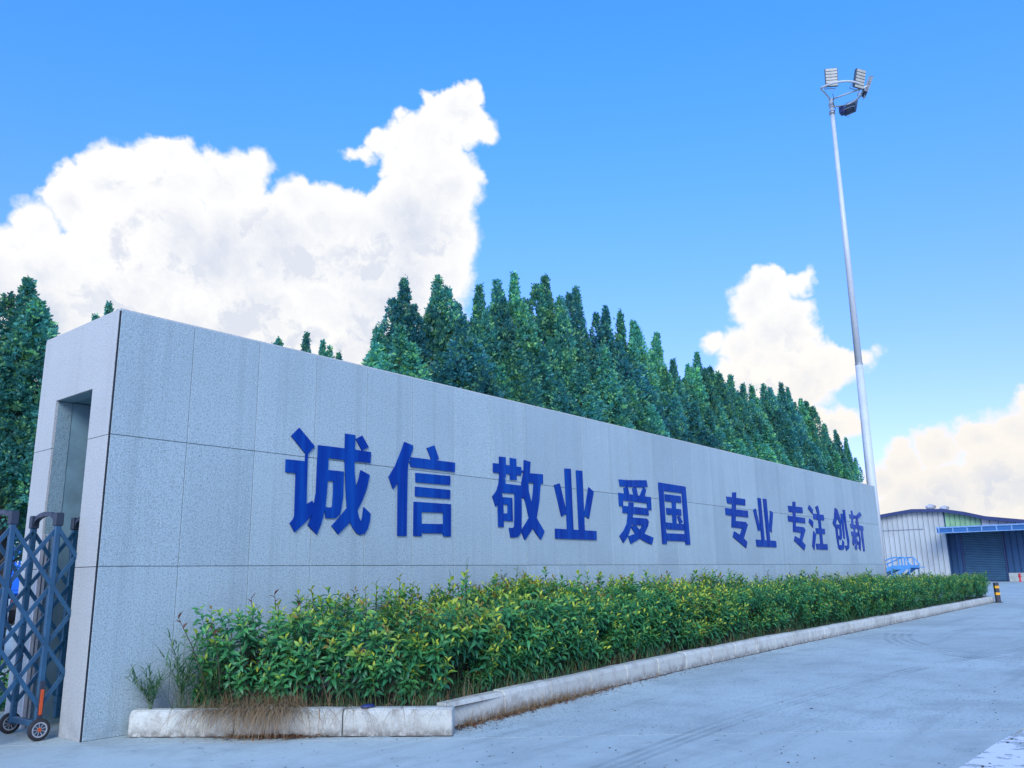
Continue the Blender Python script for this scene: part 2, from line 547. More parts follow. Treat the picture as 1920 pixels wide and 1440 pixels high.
JD = Vector((0.6225, -0.7826))                  # the long joint runs away from the wall corner
J0 = Vector((-0.05, -0.10))
JN = J0 - JD * 60
JX = J0 + JD * ((7.13 + J0.y) / 0.7826)          # where the cross crack meets it
JF = J0 + JD * 90
nrm = Vector((-JD.y, JD.x))
GAP = 0.006
seg1 = jag(JN, J0, 6, 0.0, 1)
seg2 = jag(J0, JX, 60, 0.008, 2)
seg3 = jag(JX, JF, 40, 0.006, 3)
right = [p + nrm * GAP for p in seg1 + seg2[1:] + seg3[1:]]
slab('concrete_slab', right + [Vector((260, -80)), Vector((260, 160)), Vector((-20, 160))], M['slab_rough'])
crack = jag(JX, (-60, -7.25), 420, 0.018, 4)
slab('concrete_slab', [p - nrm * GAP for p in seg1 + seg2[1:-1]] + [p + Vector((0, 0.012)) for p in crack] + [Vector((-90, -7.2)), Vector((-90, 47))], M['slab_smooth'])
slab('concrete_slab', [p - Vector((0, 0.012)) for p in crack[::-1]] + [p - nrm * GAP for p in seg3[1:]] + [Vector((-60, -75))], M['slab_smooth'])


# worn white paint by the crack, printed tyre arcs on the concrete
def worn_paint(name, col, lo, hi, scale):
    m, t = new_mat(name)
    pos = t.add('ShaderNodeNewGeometry').outputs['Position']
    mp = t.add('ShaderNodeMapping', {'Vector': pos, 'Rotation': (0, 0, R(38)), 'Scale': (1.0, 0.7, 1)}).outputs[0]
    n = t.noise(mp, scale, 6.0, 0.65)
    b = t.add('ShaderNodeBsdfPrincipled', {'Base Color': col, 'Roughness': 0.7})
    tr = t.add('ShaderNodeBsdfTransparent')
    mx = t.add('ShaderNodeMixShader', {0: t.ramp(n, lo, hi), 1: tr.outputs[0], 2: b.outputs[0]})
    t.add('ShaderNodeOutputMaterial', {0: mx.outputs[0]})
    return m


wp = MB()
pts = [(2.7, -7.02), (3.2, -6.98), (3.9, -7.02), (4.5, -7.04), (5.0, -7.08), (5.6, -7.2), (6.6, -7.75), (9.0, -9.4), (8.6, -9.9), (6.0, -8.1), (4.5, -7.6), (3.6, -7.5), (2.6, -7.6)]
wp.add([(x, y, 0.003) for x, y in pts], [tuple(range(len(pts)))])
wp.obj('paint_patch', worn_paint('worn_white_paint', (0.75, 0.75, 0.76, 1), 0.40, 0.46, 4.5), yard)
ty = MB()
for k in range(4):
    cx, cy, ra = 19.5, -7.6, 4.6 + k * 0.16
    ns = 30
    vs = []
    for i in range(ns + 1):
        a = R(95 + 85 * i / ns)
        vs += [(cx + 1.55 * ra * math.cos(a), cy + ra * math.sin(a), 0.003), (cx + 1.55 * (ra + 0.09) * math.cos(a), cy + (ra + 0.09) * math.sin(a), 0.003)]
    ty.add(vs, [(2 * i, 2 * i + 1, 2 * i + 3, 2 * i + 2) for i in range(ns)])
tyre_m = worn_paint('tyre_rubber_print', (0.27, 0.30, 0.30, 1), 0.32, 1.4, 0.7)
ty.obj('tyre_mark', tyre_m, yard)
ty = MB()
for off in (0, 0.11, 0.25):
    ns = 40
    vs = []
    for i in range(ns + 1):
        x = -2 + i * 0.5
        y = -4.95 + off * 0.8 + 0.045 * (x - 2) - 0.012 * (x - 2) ** 2 + 0.02 * x
        vs += [(x, y, 0.0028), (x, y + 0.06, 0.0028)]
    ty.add(vs, [(2 * i, 2 * i + 1, 2 * i + 3, 2 * i + 2) for i in range(ns)])
ty.obj('tyre_mark', tyre_m, yard)

# ---- planter bed and kerb
KERB = [(0.40, -0.12), (2.26, -2.82)]
KERB2 = [(2.50, -2.53), (5.83, -2.23), (8.45, -2.06), (13.45, -1.88), (21.9, -1.74), (37.6, -1.42)]
KH, KW = 0.25, 0.16


def kerb_stone_mesh(L, seed):
    rng = random.Random(seed)
    prof = [(0, 0), (0.004, KH - 0.05), (0.016, KH - 0.018), (0.045, KH), (KW, KH), (KW, 0)]      # (inward, up)
    bm = bmesh.new()
    xs = [0.0, 0.012, L * 0.25, L * 0.5, L * 0.75, L - 0.012, L]
    rows = []
    for i, x in enumerate(xs):
        ins = 0.010 if i in (0, len(xs) - 1) else 0.0
        rows.append([bm.verts.new((x, d + (ins if d < KW / 2 else 0) + rng.uniform(-0.003, 0.003), max(0, h - (ins if h > 0.1 else 0) + (rng.uniform(-0.003, 0.003) if h > 0.1 else 0)))) for d, h in prof])
    for a, b in zip(rows, rows[1:]):
        for k in range(len(prof) - 1):
            bm.faces.new((a[k], b[k], b[k + 1], a[k + 1]))
    bm.faces.new(rows[0])
    bm.faces.new(rows[-1][::-1])
    bmesh.ops.recalc_face_normals(bm, faces=bm.faces[:])
    me = bpy.data.meshes.new('kerb_stone')
    bm.to_mesh(me)
    bm.free()
    me.materials.append(M['kerb'])
    return me


kerb = tag(empty('kerb'), kind='structure')
rng = random.Random(11)
stone_meshes = {}


def place_kerb(pts, length, variants):
    # walk along the polyline and lay stones end to end
    pts = [Vector((x, y)) for x, y in pts]
    i, p = 0, pts[0].copy()
    total = sum((b - a).length for a, b in zip(pts, pts[1:]))
    n = max(1, round(total / length))
    step = total / n
    cum = [0]
    for a, b in zip(pts, pts[1:]):
        cum.append(cum[-1] + (b - a).length)

    def at(s):
        for k in range(len(pts) - 1):
            if s <= cum[k + 1] + 1e-9:
                return pts[k].lerp(pts[k + 1], (s - cum[k]) / (cum[k + 1] - cum[k]))
        return pts[-1]
    for k in range(n):
        a, b = at(k * step), at((k + 1) * step)
        L = (b - a).length - 0.012
        key = (round(L, 2), k % variants)
        if key not in stone_meshes:
            stone_meshes[key] = kerb_stone_mesh(L, 100 + len(stone_meshes))
        d = b - a
        link('kerb_stone', stone_meshes[key], kerb, (a.x, a.y, rng.uniform(-0.006, 0.004)),
             (rng.uniform(-0.012, 0.012), rng.uniform(-0.004, 0.004), math.atan2(d.y, d.x) + rng.uniform(-0.006, 0.006)))


place_kerb(KERB, 1.05, 3)
place_kerb(KERB2, 1.0, 4)
kb = MB()
kb.cbox((37.55, -1.43, 0), (38.0, -1.25, KH - 0.01), 0.02)
kb.obj('kerb_stone', M['kerb'], kerb)
place_kerb([(38.0, -1.42), (39.9, -0.6)], 1.0, 2)

# dirt gathered in the seam between kerb and concrete
dm = worn_paint('seam_dirt', (0.05, 0.045, 0.04, 1), 0.34, 0.60, 5.0)
for line in (KERB, KERB2):
    mb = MB()
    vs = []
    for a, b in zip(line, line[1:]):
        a, b = Vector(a), Vector(b)
        d = (b - a).normalized()
        n_ = Vector((-d.y, d.x))
        for q in (a, b):
            vs += [tuple(q + n_ * 0.02) + (0.0045,), tuple(q - n_ * 0.045) + (0.0045,)]
    mb.add(vs, [(4 * i, 4 * i + 1, 4 * i + 3, 4 * i + 2) for i in range(len(line) - 1)])
    mb.obj('seam_dirt', dm, yard)

SOIL = [(0.46, -0.10), (2.38, -2.60), (5.85, -2.10), (8.5, -1.93), (13.5, -1.75), (21.9, -1.62), (37.7, -1.30), (39.7, -0.5), (39.7, 0.6), (27.6, 0.6), (27.4, -0.02), (0.5, -0.02)]
bm = bmesh.new()
f = bm.faces.new([bm.verts.new((x, y, 0.20)) for x, y in SOIL])
bmesh.ops.triangulate(bm, faces=[f])
bmesh.ops.subdivide_edges(bm, edges=bm.edges[:], cuts=5, use_grid_fill=True)
for v in bm.verts:
    v.co.z += random.Random(int(v.co.x * 997 + v.co.y * 7919)).uniform(-0.02, 0.02)
me = bpy.data.meshes.new('planting_bed')
bm.to_mesh(me)
bm.free()
me.materials.append(M['soil'])
tag(link('planting_bed', me), kind='structure')

# ---- the granite slogan wall
M['sealant'] = simple('black_sealant', (0.012, 0.018, 0.025), 0.8)
wall = tag(empty('slogan_wall'), 'long grey granite wall clad in stone slabs with blue characters and an open recess in its end', 'wall')
PW = WALL_L / 31.0
GJ = 0.006


def panel_mesh(w, h, t=0.03, c=0.003):
    mb = MB()
    # front at y=0 facing -Y, back at y=t
    v = [(c, 0, c), (w - c, 0, c), (w - c, 0, h - c), (c, 0, h - c), (0, c, 0), (w, c, 0), (w, c, h), (0, c, h), (0, t, 0), (w, t, 0), (w, t, h), (0, t, h)]
    f = [(0, 1, 2, 3), (0, 4, 5, 1), (1, 5, 6, 2), (2, 6, 7, 3), (3, 7, 4, 0), (4, 8, 9, 5), (5, 9, 10, 6), (6, 10, 11, 7), (7, 11, 8, 4)]
    mb.add(v, f)
    return mb.mesh('panel', M['granite'])


rng = random.Random(3)
for r in range(3):
    h = ZJ[r + 1] - ZJ[r] - GJ
    me = panel_mesh(PW - GJ, h)
    me0 = panel_mesh(PW - GJ - 0.014, h)
    for c in range(31):
        first = c == 0
        link('panel', me0 if first else me, wall, (c * PW + GJ / 2 + (0.014 if first else 0), rng.uniform(0, 0.0022), ZJ[r] + GJ / 2),
             (rng.uniform(-0.0006, 0.0006), 0, rng.uniform(-0.0012, 0.0012)))

# end face (X = 0): slabs round the opening
Y0, Y1, ZO = 0.49, 1.41, 3.59


def slab_x(name, y0, y1, z0, z1, mat, x0=0.0, x1=0.03):
    mb = MB()
    mb.cbox((x0, y0, z0), (x1, y1, z1), 0.003)
    return mb.obj(name, mat, wall)


for a, b in ((0.026, Y0), (Y1, WALL_D)):
    slab_x('panel', a, b, 0.0, ZJ[1] - GJ, M['granite_end'])
    slab_x('panel', a, b, ZJ[1], ZJ[2] - GJ, M['granite_end'])
mb = MB()
out = [(0.026, ZJ[2]), (Y0, ZJ[2]), (Y0, ZO), (Y1, ZO), (Y1, ZJ[2]), (WALL_D, ZJ[2]), (WALL_D, WALL_H - 0.013), (0.026, WALL_H - 0.013)]
vs = [(0.0, y, z) for y, z in out] + [(0.03, y, z) for y, z in out]
n = len(out)
fs = [(0, 1, 2, 7), (2, 3, 6, 7), (3, 4, 5, 6)] + [(8 + 7, 8 + 2, 8 + 1, 8 + 0), (8 + 7, 8 + 6, 8 + 3, 8 + 2), (8 + 6, 8 + 5, 8 + 4, 8 + 3)]
fs += [(i, i + n, (i + 1) % n + n, (i + 1) % n) for i in range(n)]
mb.add(vs, fs)
mb.obj('panel', M['granite_end'], wall)
# core: two leaves, top and the solid rest
mb = MB()
mb.box((0.032, 0.034, -0.03), (6.0, Y0 - 0.03, WALL_H - 0.015))
mb.box((0.032, Y1 + 0.03, -0.03), (6.0, WALL_D, WALL_H - 0.015))
mb.box((0.032, Y0 - 0.028, ZO + 0.03), (6.0, Y1 + 0.028, WALL_H - 0.017))
mb.box((6.002, 0.034, -0.03), (WALL_L - 0.002, WALL_D, WALL_H - 0.015))
mb.obj('core', M['mortar'], wall)
mb = MB()
mb.box((0.004, 0.006, WALL_H - 0.011), (WALL_L, WALL_D, WALL_H + 0.014))
mb.obj('coping', M['granite_end'], wall)
mb = MB()
mb.box((WALL_L + 0.002, 0.002, 0), (WALL_L + 0.03, WALL_D, WALL_H - 0.014))
mb.obj('panel', M['granite_end'], wall)
mb = MB()
mb.box((0.004, 0.004, 0.0), (0.0155, 0.0245, WALL_H - 0.0115))
mb.obj('corner_sealant', M['sealant'], wall)
# lining of the recess
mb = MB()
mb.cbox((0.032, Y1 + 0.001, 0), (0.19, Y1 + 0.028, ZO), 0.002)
mb.obj('jamb', M['granite_jamb_shaded'], wall)
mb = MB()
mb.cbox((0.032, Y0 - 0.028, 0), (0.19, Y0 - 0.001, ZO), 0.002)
mb.obj('jamb', M['granite_jamb_shaded'], wall)
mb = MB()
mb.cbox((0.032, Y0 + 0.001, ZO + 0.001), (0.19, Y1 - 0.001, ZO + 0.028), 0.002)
mb.obj('soffit', M['granite_jamb_shaded'], wall)
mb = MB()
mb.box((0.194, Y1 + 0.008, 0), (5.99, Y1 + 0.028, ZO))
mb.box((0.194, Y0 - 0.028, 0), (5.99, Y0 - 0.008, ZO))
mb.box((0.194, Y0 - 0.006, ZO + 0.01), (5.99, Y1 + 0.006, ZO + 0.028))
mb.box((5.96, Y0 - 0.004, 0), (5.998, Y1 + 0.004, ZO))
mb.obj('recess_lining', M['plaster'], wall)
mb = MB()
mb.box((-0.008, Y1 - 0.032, 0), (0.030, Y1 - 0.004, 2.05))
mb.box((0.05, Y1 - 0.022, 0), (0.075, Y1 - 0.002, 2.05))
mb.obj('guide_strip', M['steel'], wall)

# ---- the blue characters
CHARS = [
('诚', [
"2.388,3.389 2.640,3.178 2.525,3.055 2.494,3.071 2.271,3.271",
"2.209,2.968 2.500,2.971 2.499,3.060 2.534,3.058 2.536,2.674 2.541,2.422 2.630,2.474 2.653,2.444 2.667,2.365 2.613,2.268 2.381,2.074 2.305,2.182 2.355,2.232 2.371,2.273 2.366,2.804 2.210,2.806",
"2.697,3.200 3.146,3.204 3.304,3.204 3.594,3.202 3.587,3.048 3.317,3.044 3.141,3.046 2.865,3.048 2.864,2.741 2.852,2.546 2.838,2.384 2.780,2.190 2.720,2.055 2.579,2.163 2.632,2.279 2.664,2.428 2.690,2.589 2.693,2.966",
"2.858,2.890 3.128,2.891 3.126,2.563 3.104,2.408 3.079,2.320 3.005,2.271 2.857,2.264 2.833,2.407 2.932,2.405 2.959,2.422 2.965,2.607 2.962,2.751 2.857,2.746",
"3.139,3.404 3.308,3.405 3.304,3.079 3.309,2.910 3.343,2.687 3.373,2.400 3.405,2.301 3.451,2.231 3.471,2.304 3.489,2.439 3.609,2.357 3.597,2.253 3.563,2.152 3.514,2.089 3.434,2.068 3.376,2.086 3.310,2.155 3.258,2.229 3.202,2.413 3.176,2.621 3.141,3.046",
"3.422,2.936 3.580,2.881 3.533,2.701 3.464,2.538 3.381,2.400 3.255,2.229 3.061,2.066 2.955,2.170 3.087,2.293 3.202,2.413 3.261,2.538 3.336,2.676 3.390,2.803",
"3.321,3.352 3.430,3.411 3.550,3.267 3.436,3.204"]),
('信', [
"4.229,3.414 4.400,3.379 4.386,3.314 4.300,3.116 4.290,2.949 4.116,2.829 4.018,2.720 3.934,2.883 4.054,3.045 4.166,3.269",
"4.113,2.839 4.294,3.013 4.287,2.461 4.286,2.074 4.118,2.072",
"4.685,3.373 4.839,3.431 4.938,3.237 4.879,3.208 4.906,3.200 4.903,3.066 4.778,3.066 4.781,3.210",
"4.353,3.204 5.294,3.211 5.285,3.066 4.355,3.062",
"4.460,2.984 5.186,2.997 5.182,2.858 4.462,2.849",
"4.455,2.784 5.185,2.785 5.180,2.648 4.457,2.645",
"4.429,2.564 4.577,2.562 4.584,2.078 4.427,2.080",
"4.429,2.566 5.198,2.570 5.198,2.438 4.431,2.421",
"5.040,2.571 5.201,2.571 5.196,2.088 5.041,2.089",
"4.433,2.253 5.198,2.272 5.197,2.132 4.435,2.122",
"4.287,3.144 4.358,3.150 4.359,3.121 4.288,3.115"]),
('敬', [
"6.360,3.411 6.520,3.416 6.514,3.076 6.360,3.064",
"6.207,3.290 6.932,3.286 6.922,3.145 6.204,3.138",
"6.642,3.417 6.797,3.416 6.799,3.059 6.635,3.052",
"6.921,3.228 7.012,3.234 7.010,3.202 6.920,3.198",
"6.357,3.074 6.493,3.058 6.509,3.010 6.500,2.971 6.402,2.811 6.426,2.770 6.306,2.644 6.255,2.588 6.175,2.744 6.285,2.847 6.338,2.959",
"6.406,2.975 6.930,2.974 6.926,2.834 6.402,2.820",
"6.752,2.967 6.921,2.973 6.917,2.556 6.902,2.226 6.869,2.170 6.814,2.126 6.709,2.110 6.619,2.110 6.584,2.265 6.679,2.262 6.723,2.286 6.736,2.438",
"6.308,2.752 6.438,2.749 6.443,2.271 6.314,2.267",
"6.333,2.753 6.672,2.754 6.677,2.637 6.331,2.635",
"6.563,2.751 6.672,2.754 6.679,2.373 6.558,2.368",
"6.327,2.490 6.677,2.495 6.677,2.371 6.325,2.370",
"7.018,3.417 7.187,3.400 7.161,3.207 7.115,3.049 7.036,2.874 6.959,2.758 6.915,2.789 6.931,3.002 7.001,3.199",
"7.001,3.199 7.532,3.214 7.528,3.051 6.996,3.040",
"7.276,3.050 7.461,3.052 7.410,2.739 7.323,2.451 7.215,2.280 6.990,2.075 6.897,2.220 7.120,2.443 7.192,2.648 7.247,2.865",
"6.953,2.847 7.115,3.049 7.119,2.902 7.211,2.649 7.323,2.451 7.540,2.228 7.426,2.090 7.286,2.204 7.206,2.290 7.120,2.443 7.030,2.706"]),
('业', [
"7.861,3.052 8.027,3.093 8.219,2.571 8.053,2.511",
"8.198,3.374 8.384,3.385 8.404,2.270 8.219,2.277",
"8.560,3.372 8.755,3.380 8.764,2.269 8.587,2.276",
"8.951,3.089 9.112,3.012 8.915,2.505 8.766,2.553",
"7.858,2.291 9.151,2.286 9.143,2.121 7.853,2.119"]),
('爱', [
"10.031,3.317 10.374,3.330 11.105,3.383 11.137,3.248 10.806,3.215 10.064,3.187",
"10.196,3.155 10.342,3.208 10.396,3.041 10.219,3.040",
"10.527,3.169 10.674,3.221 10.724,3.051 10.566,3.046",
"10.974,3.237 11.067,3.185 10.995,3.041 10.820,3.047",
"9.993,3.053 11.249,3.041 11.234,2.906 10.139,2.913 10.138,2.796 10.004,2.794",
"11.079,3.036 11.249,3.041 11.240,2.773 11.093,2.782",
"10.126,2.805 11.117,2.804 11.122,2.661 10.117,2.668",
"10.371,2.890 10.546,2.889 10.484,2.618 10.404,2.411 10.269,2.225 10.083,2.083 9.962,2.212 10.124,2.321 10.252,2.456 10.321,2.672",
"10.383,2.599 10.491,2.593 11.031,2.594 11.108,2.534 11.055,2.433 10.894,2.282 10.721,2.185 10.361,2.071 10.278,2.215 10.549,2.273 10.738,2.350 10.850,2.446 10.566,2.447 10.349,2.450",
"10.384,2.410 10.576,2.447 10.738,2.350 10.915,2.282 11.263,2.213 11.183,2.072 10.979,2.108 10.730,2.180 10.549,2.273 10.412,2.391"]),
('国', [
"11.609,3.377 11.802,3.372 11.815,2.097 11.633,2.093",
"11.609,3.377 12.817,3.369 12.805,3.215 11.598,3.209",
"12.627,3.364 12.817,3.369 12.870,2.098 12.657,2.095",
"11.808,2.317 12.859,2.325 12.848,2.165 11.801,2.166",
"11.853,3.143 12.561,3.143 12.565,2.995 11.857,2.993",
"12.154,3.090 12.317,3.088 12.295,2.474 12.133,2.468",
"11.885,2.853 12.534,2.855 12.545,2.720 11.891,2.717",
"12.346,2.681 12.456,2.714 12.580,2.579 12.444,2.535",
"11.847,2.546 12.622,2.535 12.611,2.404 11.864,2.405"]),
('专', [
"15.267,3.402 15.474,3.416 15.347,2.841 15.318,2.710 15.894,2.708 16.020,2.644 15.709,2.302 15.903,2.214 15.807,2.064 15.100,2.320 15.200,2.455 15.515,2.373 15.677,2.539 15.067,2.552 15.138,2.832",
"14.906,3.278 15.979,3.279 15.961,3.120 14.932,3.116",
"14.796,2.999 16.083,2.989 16.083,2.828 14.801,2.833"]),
('业', [
"16.440,3.029 16.594,3.074 16.800,2.552 16.643,2.503",
"16.780,3.360 16.970,3.354 16.997,2.263 16.818,2.265",
"17.124,3.357 17.344,3.361 17.359,2.259 17.167,2.261",
"17.546,3.067 17.709,3.014 17.500,2.489 17.358,2.558",
"16.453,2.286 17.752,2.279 17.749,2.111 16.472,2.114"]),
('专', [
"19.219,3.394 19.419,3.405 19.280,2.767 19.266,2.714 19.881,2.706 19.999,2.632 19.646,2.305 19.894,2.204 19.762,2.057 19.057,2.312 19.160,2.440 19.499,2.367 19.654,2.542 19.049,2.558 19.111,2.826",
"18.843,3.265 19.922,3.274 19.915,3.109 18.870,3.096",
"18.750,2.987 20.047,2.976 20.031,2.821 18.771,2.833"]),
('注', [
"20.497,3.369 20.774,3.248 20.716,3.114 20.389,3.259",
"20.427,2.978 20.705,2.893 20.632,2.716 20.338,2.866",
"20.656,2.624 20.836,2.527 20.558,2.073 20.436,2.186",
"21.016,3.337 21.234,3.397 21.297,3.196 21.262,3.117 21.139,3.112",
"20.781,3.135 21.646,3.131 21.651,2.967 20.754,2.971",
"21.147,3.000 21.339,2.994 21.340,2.241 21.139,2.245",
"20.850,2.712 21.613,2.716 21.606,2.557 20.872,2.555",
"20.776,2.262 21.716,2.262 21.707,2.097 20.768,2.099"]),
('创', [
"22.756,3.407 22.972,3.357 22.911,3.167 22.696,2.907 22.547,2.799 22.413,2.919 22.610,3.100",
"22.756,3.407 22.972,3.357 23.227,3.004 23.170,2.880 23.012,2.962 22.810,3.163",
"22.606,2.882 23.177,2.902 23.157,2.770 22.601,2.763",
"23.001,2.776 23.175,2.792 23.163,2.550 23.113,2.451 22.966,2.410 22.846,2.450 22.826,2.542 22.960,2.545",
"22.621,2.774 22.797,2.758 22.799,2.255 23.082,2.254 23.170,2.419 23.302,2.356 23.232,2.148 23.086,2.113 22.802,2.110 22.687,2.162 22.626,2.483",
"23.254,3.243 23.479,3.253 23.421,2.458 23.299,2.449",
"23.503,3.377 23.714,3.388 23.707,2.899 23.817,2.400 23.719,2.165 23.433,2.085 23.334,2.247 23.537,2.240 23.635,2.274 23.593,2.561 23.569,2.849"]),
('新', [
"24.310,3.371 24.430,3.405 24.520,3.248 24.369,3.230",
"24.112,3.265 24.502,3.247 24.871,3.252 24.814,3.145 24.139,3.135",
"24.300,3.136 24.443,3.130 24.425,2.924 24.243,2.917",
"24.841,3.169 24.921,3.184 24.992,2.966 24.754,2.923 24.679,3.024",
"24.112,2.952 24.927,2.941 24.866,2.823 24.135,2.812",
"24.393,2.831 24.536,2.824 24.557,2.165 24.432,2.118 24.339,2.162 24.312,2.241 24.443,2.254 24.414,2.582",
"24.135,2.710 24.818,2.689 24.771,2.556 24.138,2.564",
"24.220,2.543 24.402,2.547 24.386,2.400 24.260,2.245 24.123,2.316",
"24.552,2.562 24.684,2.417 24.793,2.362 24.672,2.280 24.549,2.449",
"25.237,3.385 25.389,3.280 25.045,3.166 24.841,3.169 24.917,3.277",
"24.908,3.149 24.992,2.966 24.954,2.757 25.042,2.482 24.884,2.101 24.713,2.190 24.891,2.479 24.822,2.753",
"24.981,2.937 25.430,2.923 25.434,2.777 24.908,2.784",
"25.152,2.786 25.339,2.780 25.332,2.089 25.179,2.087 25.139,2.542"]),
]


ORD = ['first', 'second', 'third', 'fourth', 'fifth', 'sixth', 'seventh', 'eighth', 'ninth', 'tenth', 'eleventh', 'last']
GLOSS = {'新': 'glossy, sky-reflecting'}


def char_mesh(polys, mat, y_back=-0.0015, y_front=-0.022):
    verts, faces = [], []
    for q in polys:
        pts = [tuple(map(float, t.split(','))) for t in q.split()]
        area = sum(a[0] * b[1] - b[0] * a[1] for a, b in zip(pts, pts[1:] + pts[:1]))
        if area < 0:
            pts = pts[::-1]
        faces.append(list(range(len(verts), len(verts) + len(pts))))
        verts += [Vector(p) for p in pts]
    v, e, f, _, _, fo = delaunay_2d_cdt(verts, [], faces, 1, 1e-5)
    tri = [tuple(t) for t, o in zip(f, fo) if o]
    n = len(v)
    vs = [(p.x, y_front, p.y) for p in v] + [(p.x, y_back, p.y) for p in v]
    cnt = {}
    for t in tri:
        for a, b in zip(t, t[1:] + t[:1]):
            cnt[(a, b)] = cnt.get((a, b), 0) + 1
    fs = list(tri) + [tuple(i + n for i in t[::-1]) for t in tri]
    for (a, b) in cnt:
        if (b, a) not in cnt:
            fs.append((a, a + n, b + n, b))
    mb = MB()
    cx = sum(p.x for p in v) / n
    mb.add([(x - cx, y, z) for x, y, z in vs], fs)
    return mb.mesh('sign_character', mat), cx


for (ch, polys), o_ in zip(CHARS, ORD):
    me, cx = char_mesh(polys, M['letter_gloss' if ch in GLOSS else 'letter'])
    o = link('sign_character', me, None, (cx, 0, 0))
    tag(o, '%s blue sheet character %s, %s from the open end of the granite wall' % (GLOSS.get(ch, 'flat'), ch, o_), 'sign character', 'blue slogan characters on the wall')

# ================================================================== VEGETATION
def leaf_geo(L, W, curl, fine=True):
    """one leaf along +X, face up: verts, quads (degenerate-free)"""
    if fine:
        ts = [(0.0, 0.04), (0.35, 1.0), (0.72, 0.72), (1.0, 0.03)]
    else:
        ts = [(0.0, 0.05), (0.45, 1.0), (1.0, 0.05)]
    v = []
    for t, w in ts:
        x = L * (t - 0.10 * curl * t * t)
        z = L * (0.25 * t - curl * 0.62 * t * t)
        hw = W * w / 2
        v += [(x, -hw, z + hw * 0.45), (x, 0, z), (x, hw, z + hw * 0.45)]
    q = []
    for i in range(len(ts) - 1):
        a = i * 3
        q += [(a, a + 3, a + 4, a + 1), (a + 1, a + 4, a + 5, a + 2)]
    return np.array(v), np.array(q)


GREEN_D = np.array([0.032, 0.190, 0.092])
GREEN_M = np.array([0.085, 0.330, 0.080])
GREEN_L = np.array([0.220, 0.430, 0.035])
YELLOW = np.array([0.55, 0.55, 0.035])
RED = np.array([0.240, 0.075, 0.030])


def euler_m(rx, ry, rz):
    return np.array(Euler((rx, ry, rz)).to_matrix())


def sprig(rng, H, n, L, W, young=0.3, red=0.0, fine=True, cluster=True):
    """upright shoot with spiral leaves; returns verts, quads, tint"""
    V, Q, T = [], [], []
    b = 0
    lean = rng.uniform(-0.12, 0.12), rng.uniform(-0.12, 0.12)
    for i in range(n):
        t = (i + 0.5) / n
        z = H * (0.05 + 0.95 * t ** 0.85)
        ang = i * 2.4 + rng.uniform(-0.4, 0.4)
        l = L * rng.uniform(0.75, 1.15) * (1.0 - 0.45 * max(0, t - 0.6) / 0.4)
        up_ = -0.25 - 0.85 * t ** 2 + rng.uniform(-0.25, 0.25)
        v, q = leaf_geo(l, W * l / L * rng.uniform(0.85, 1.1), rng.uniform(0.7, 1.6) * (1.15 - 0.5 * t), fine)
        m = euler_m(rng.uniform(-0.5, 0.5), up_, 0)
        v = v @ m.T
        v = v @ euler_m(0, 0, ang).T
        v = v + np.array([lean[0] * z + 0.008 * math.cos(ang), lean[1] * z + 0.008 * math.sin(ang), z])
        y = max(0, t - (1 - young)) / max(young, 1e-3)
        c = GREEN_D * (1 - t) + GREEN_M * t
        if y > 0:
            c = c * (1 - y) + (GREEN_L * (1 - y) + YELLOW * y) * y
        if red > 0 and t > 1 - red:
            c = c * 0.3 + RED * 0.7
        c = c * rng.uniform(0.75, 1.3)
        V.append(v)
        Q.append(q + b)
        T.append(np.repeat(c[None], len(v), 0))
        b += len(v)
    # the stem, a thin three-sided rod
    s = []
    for z in (-0.12, H * 0.5, H * 0.98):
        for k in range(3):
            r = 0.0035 * (1.2 - z / (H * 1.2))
            s.append((lean[0] * z + r * math.cos(k * 2.1), lean[1] * z + r * math.sin(k * 2.1), z))
    sq = []
    for i in range(2):
        for k in range(3):
            sq.append((i * 3 + k, i * 3 + (k + 1) % 3, i * 3 + 3 + (k + 1) % 3, i * 3 + 3 + k))
    V.append(np.array(s))
    Q.append(np.array(sq) + b)
    T.append(np.repeat(np.array([[0.07, 0.05, 0.025]]), len(s), 0))
    return np.concatenate(V), np.concatenate(Q), np.concatenate(T)


def poly_line(x, pts):
    for (a, b), (c, d) in zip(pts, pts[1:]):
        if a <= x <= c:
            return b + (d - b) * (x - a) / (c - a)
    return pts[-1][1]


EDGE2 = [(2.38, -2.60), (5.85, -2.10), (8.5, -1.93), (13.5, -1.75), (21.9, -1.62), (39.7, -1.25)]


def hedge_front(x):
    """front face of the hedge (y) at x"""
    if x < 2.45:
        # the chamfered corner
        t = (x - 1.0) / (2.45 - 1.0)
        return -0.14 - t * 2.0
    return poly_line(x, EDGE2) + 0.40


def hedge_top(x, y):
    h = 1.22 if x < 3.6 else 1.28
    if x < 2.3:
        h = 0.62 + 0.50 * (x - 1.1)
    if x > 8:
        h = 1.30 - 0.10 * min(1, (x - 8) / 12)
    if x > 26:
        h = 1.20 - 0.20 * min(1, (x - 26) / 12)
    h += 0.07 * math.sin(x * 2.9 + 0.7) * math.sin(x * 1.13 + y * 2.1)
    h += 0.10 * math.sin(x * 1.7) * math.sin(x * 0.63 + 1) + 0.05 * math.sin(x * 4.1 + y * 3)
    d = y - hedge_front(x)                       # falls off towards the front
    return h - 0.26 * max(0.0, 1 - d / 0.45) ** 1.5


def hedge_back(x):
    return -0.10 if x < 27.2 else min(0.5, -0.1 + (x - 27.2) * 0.1)


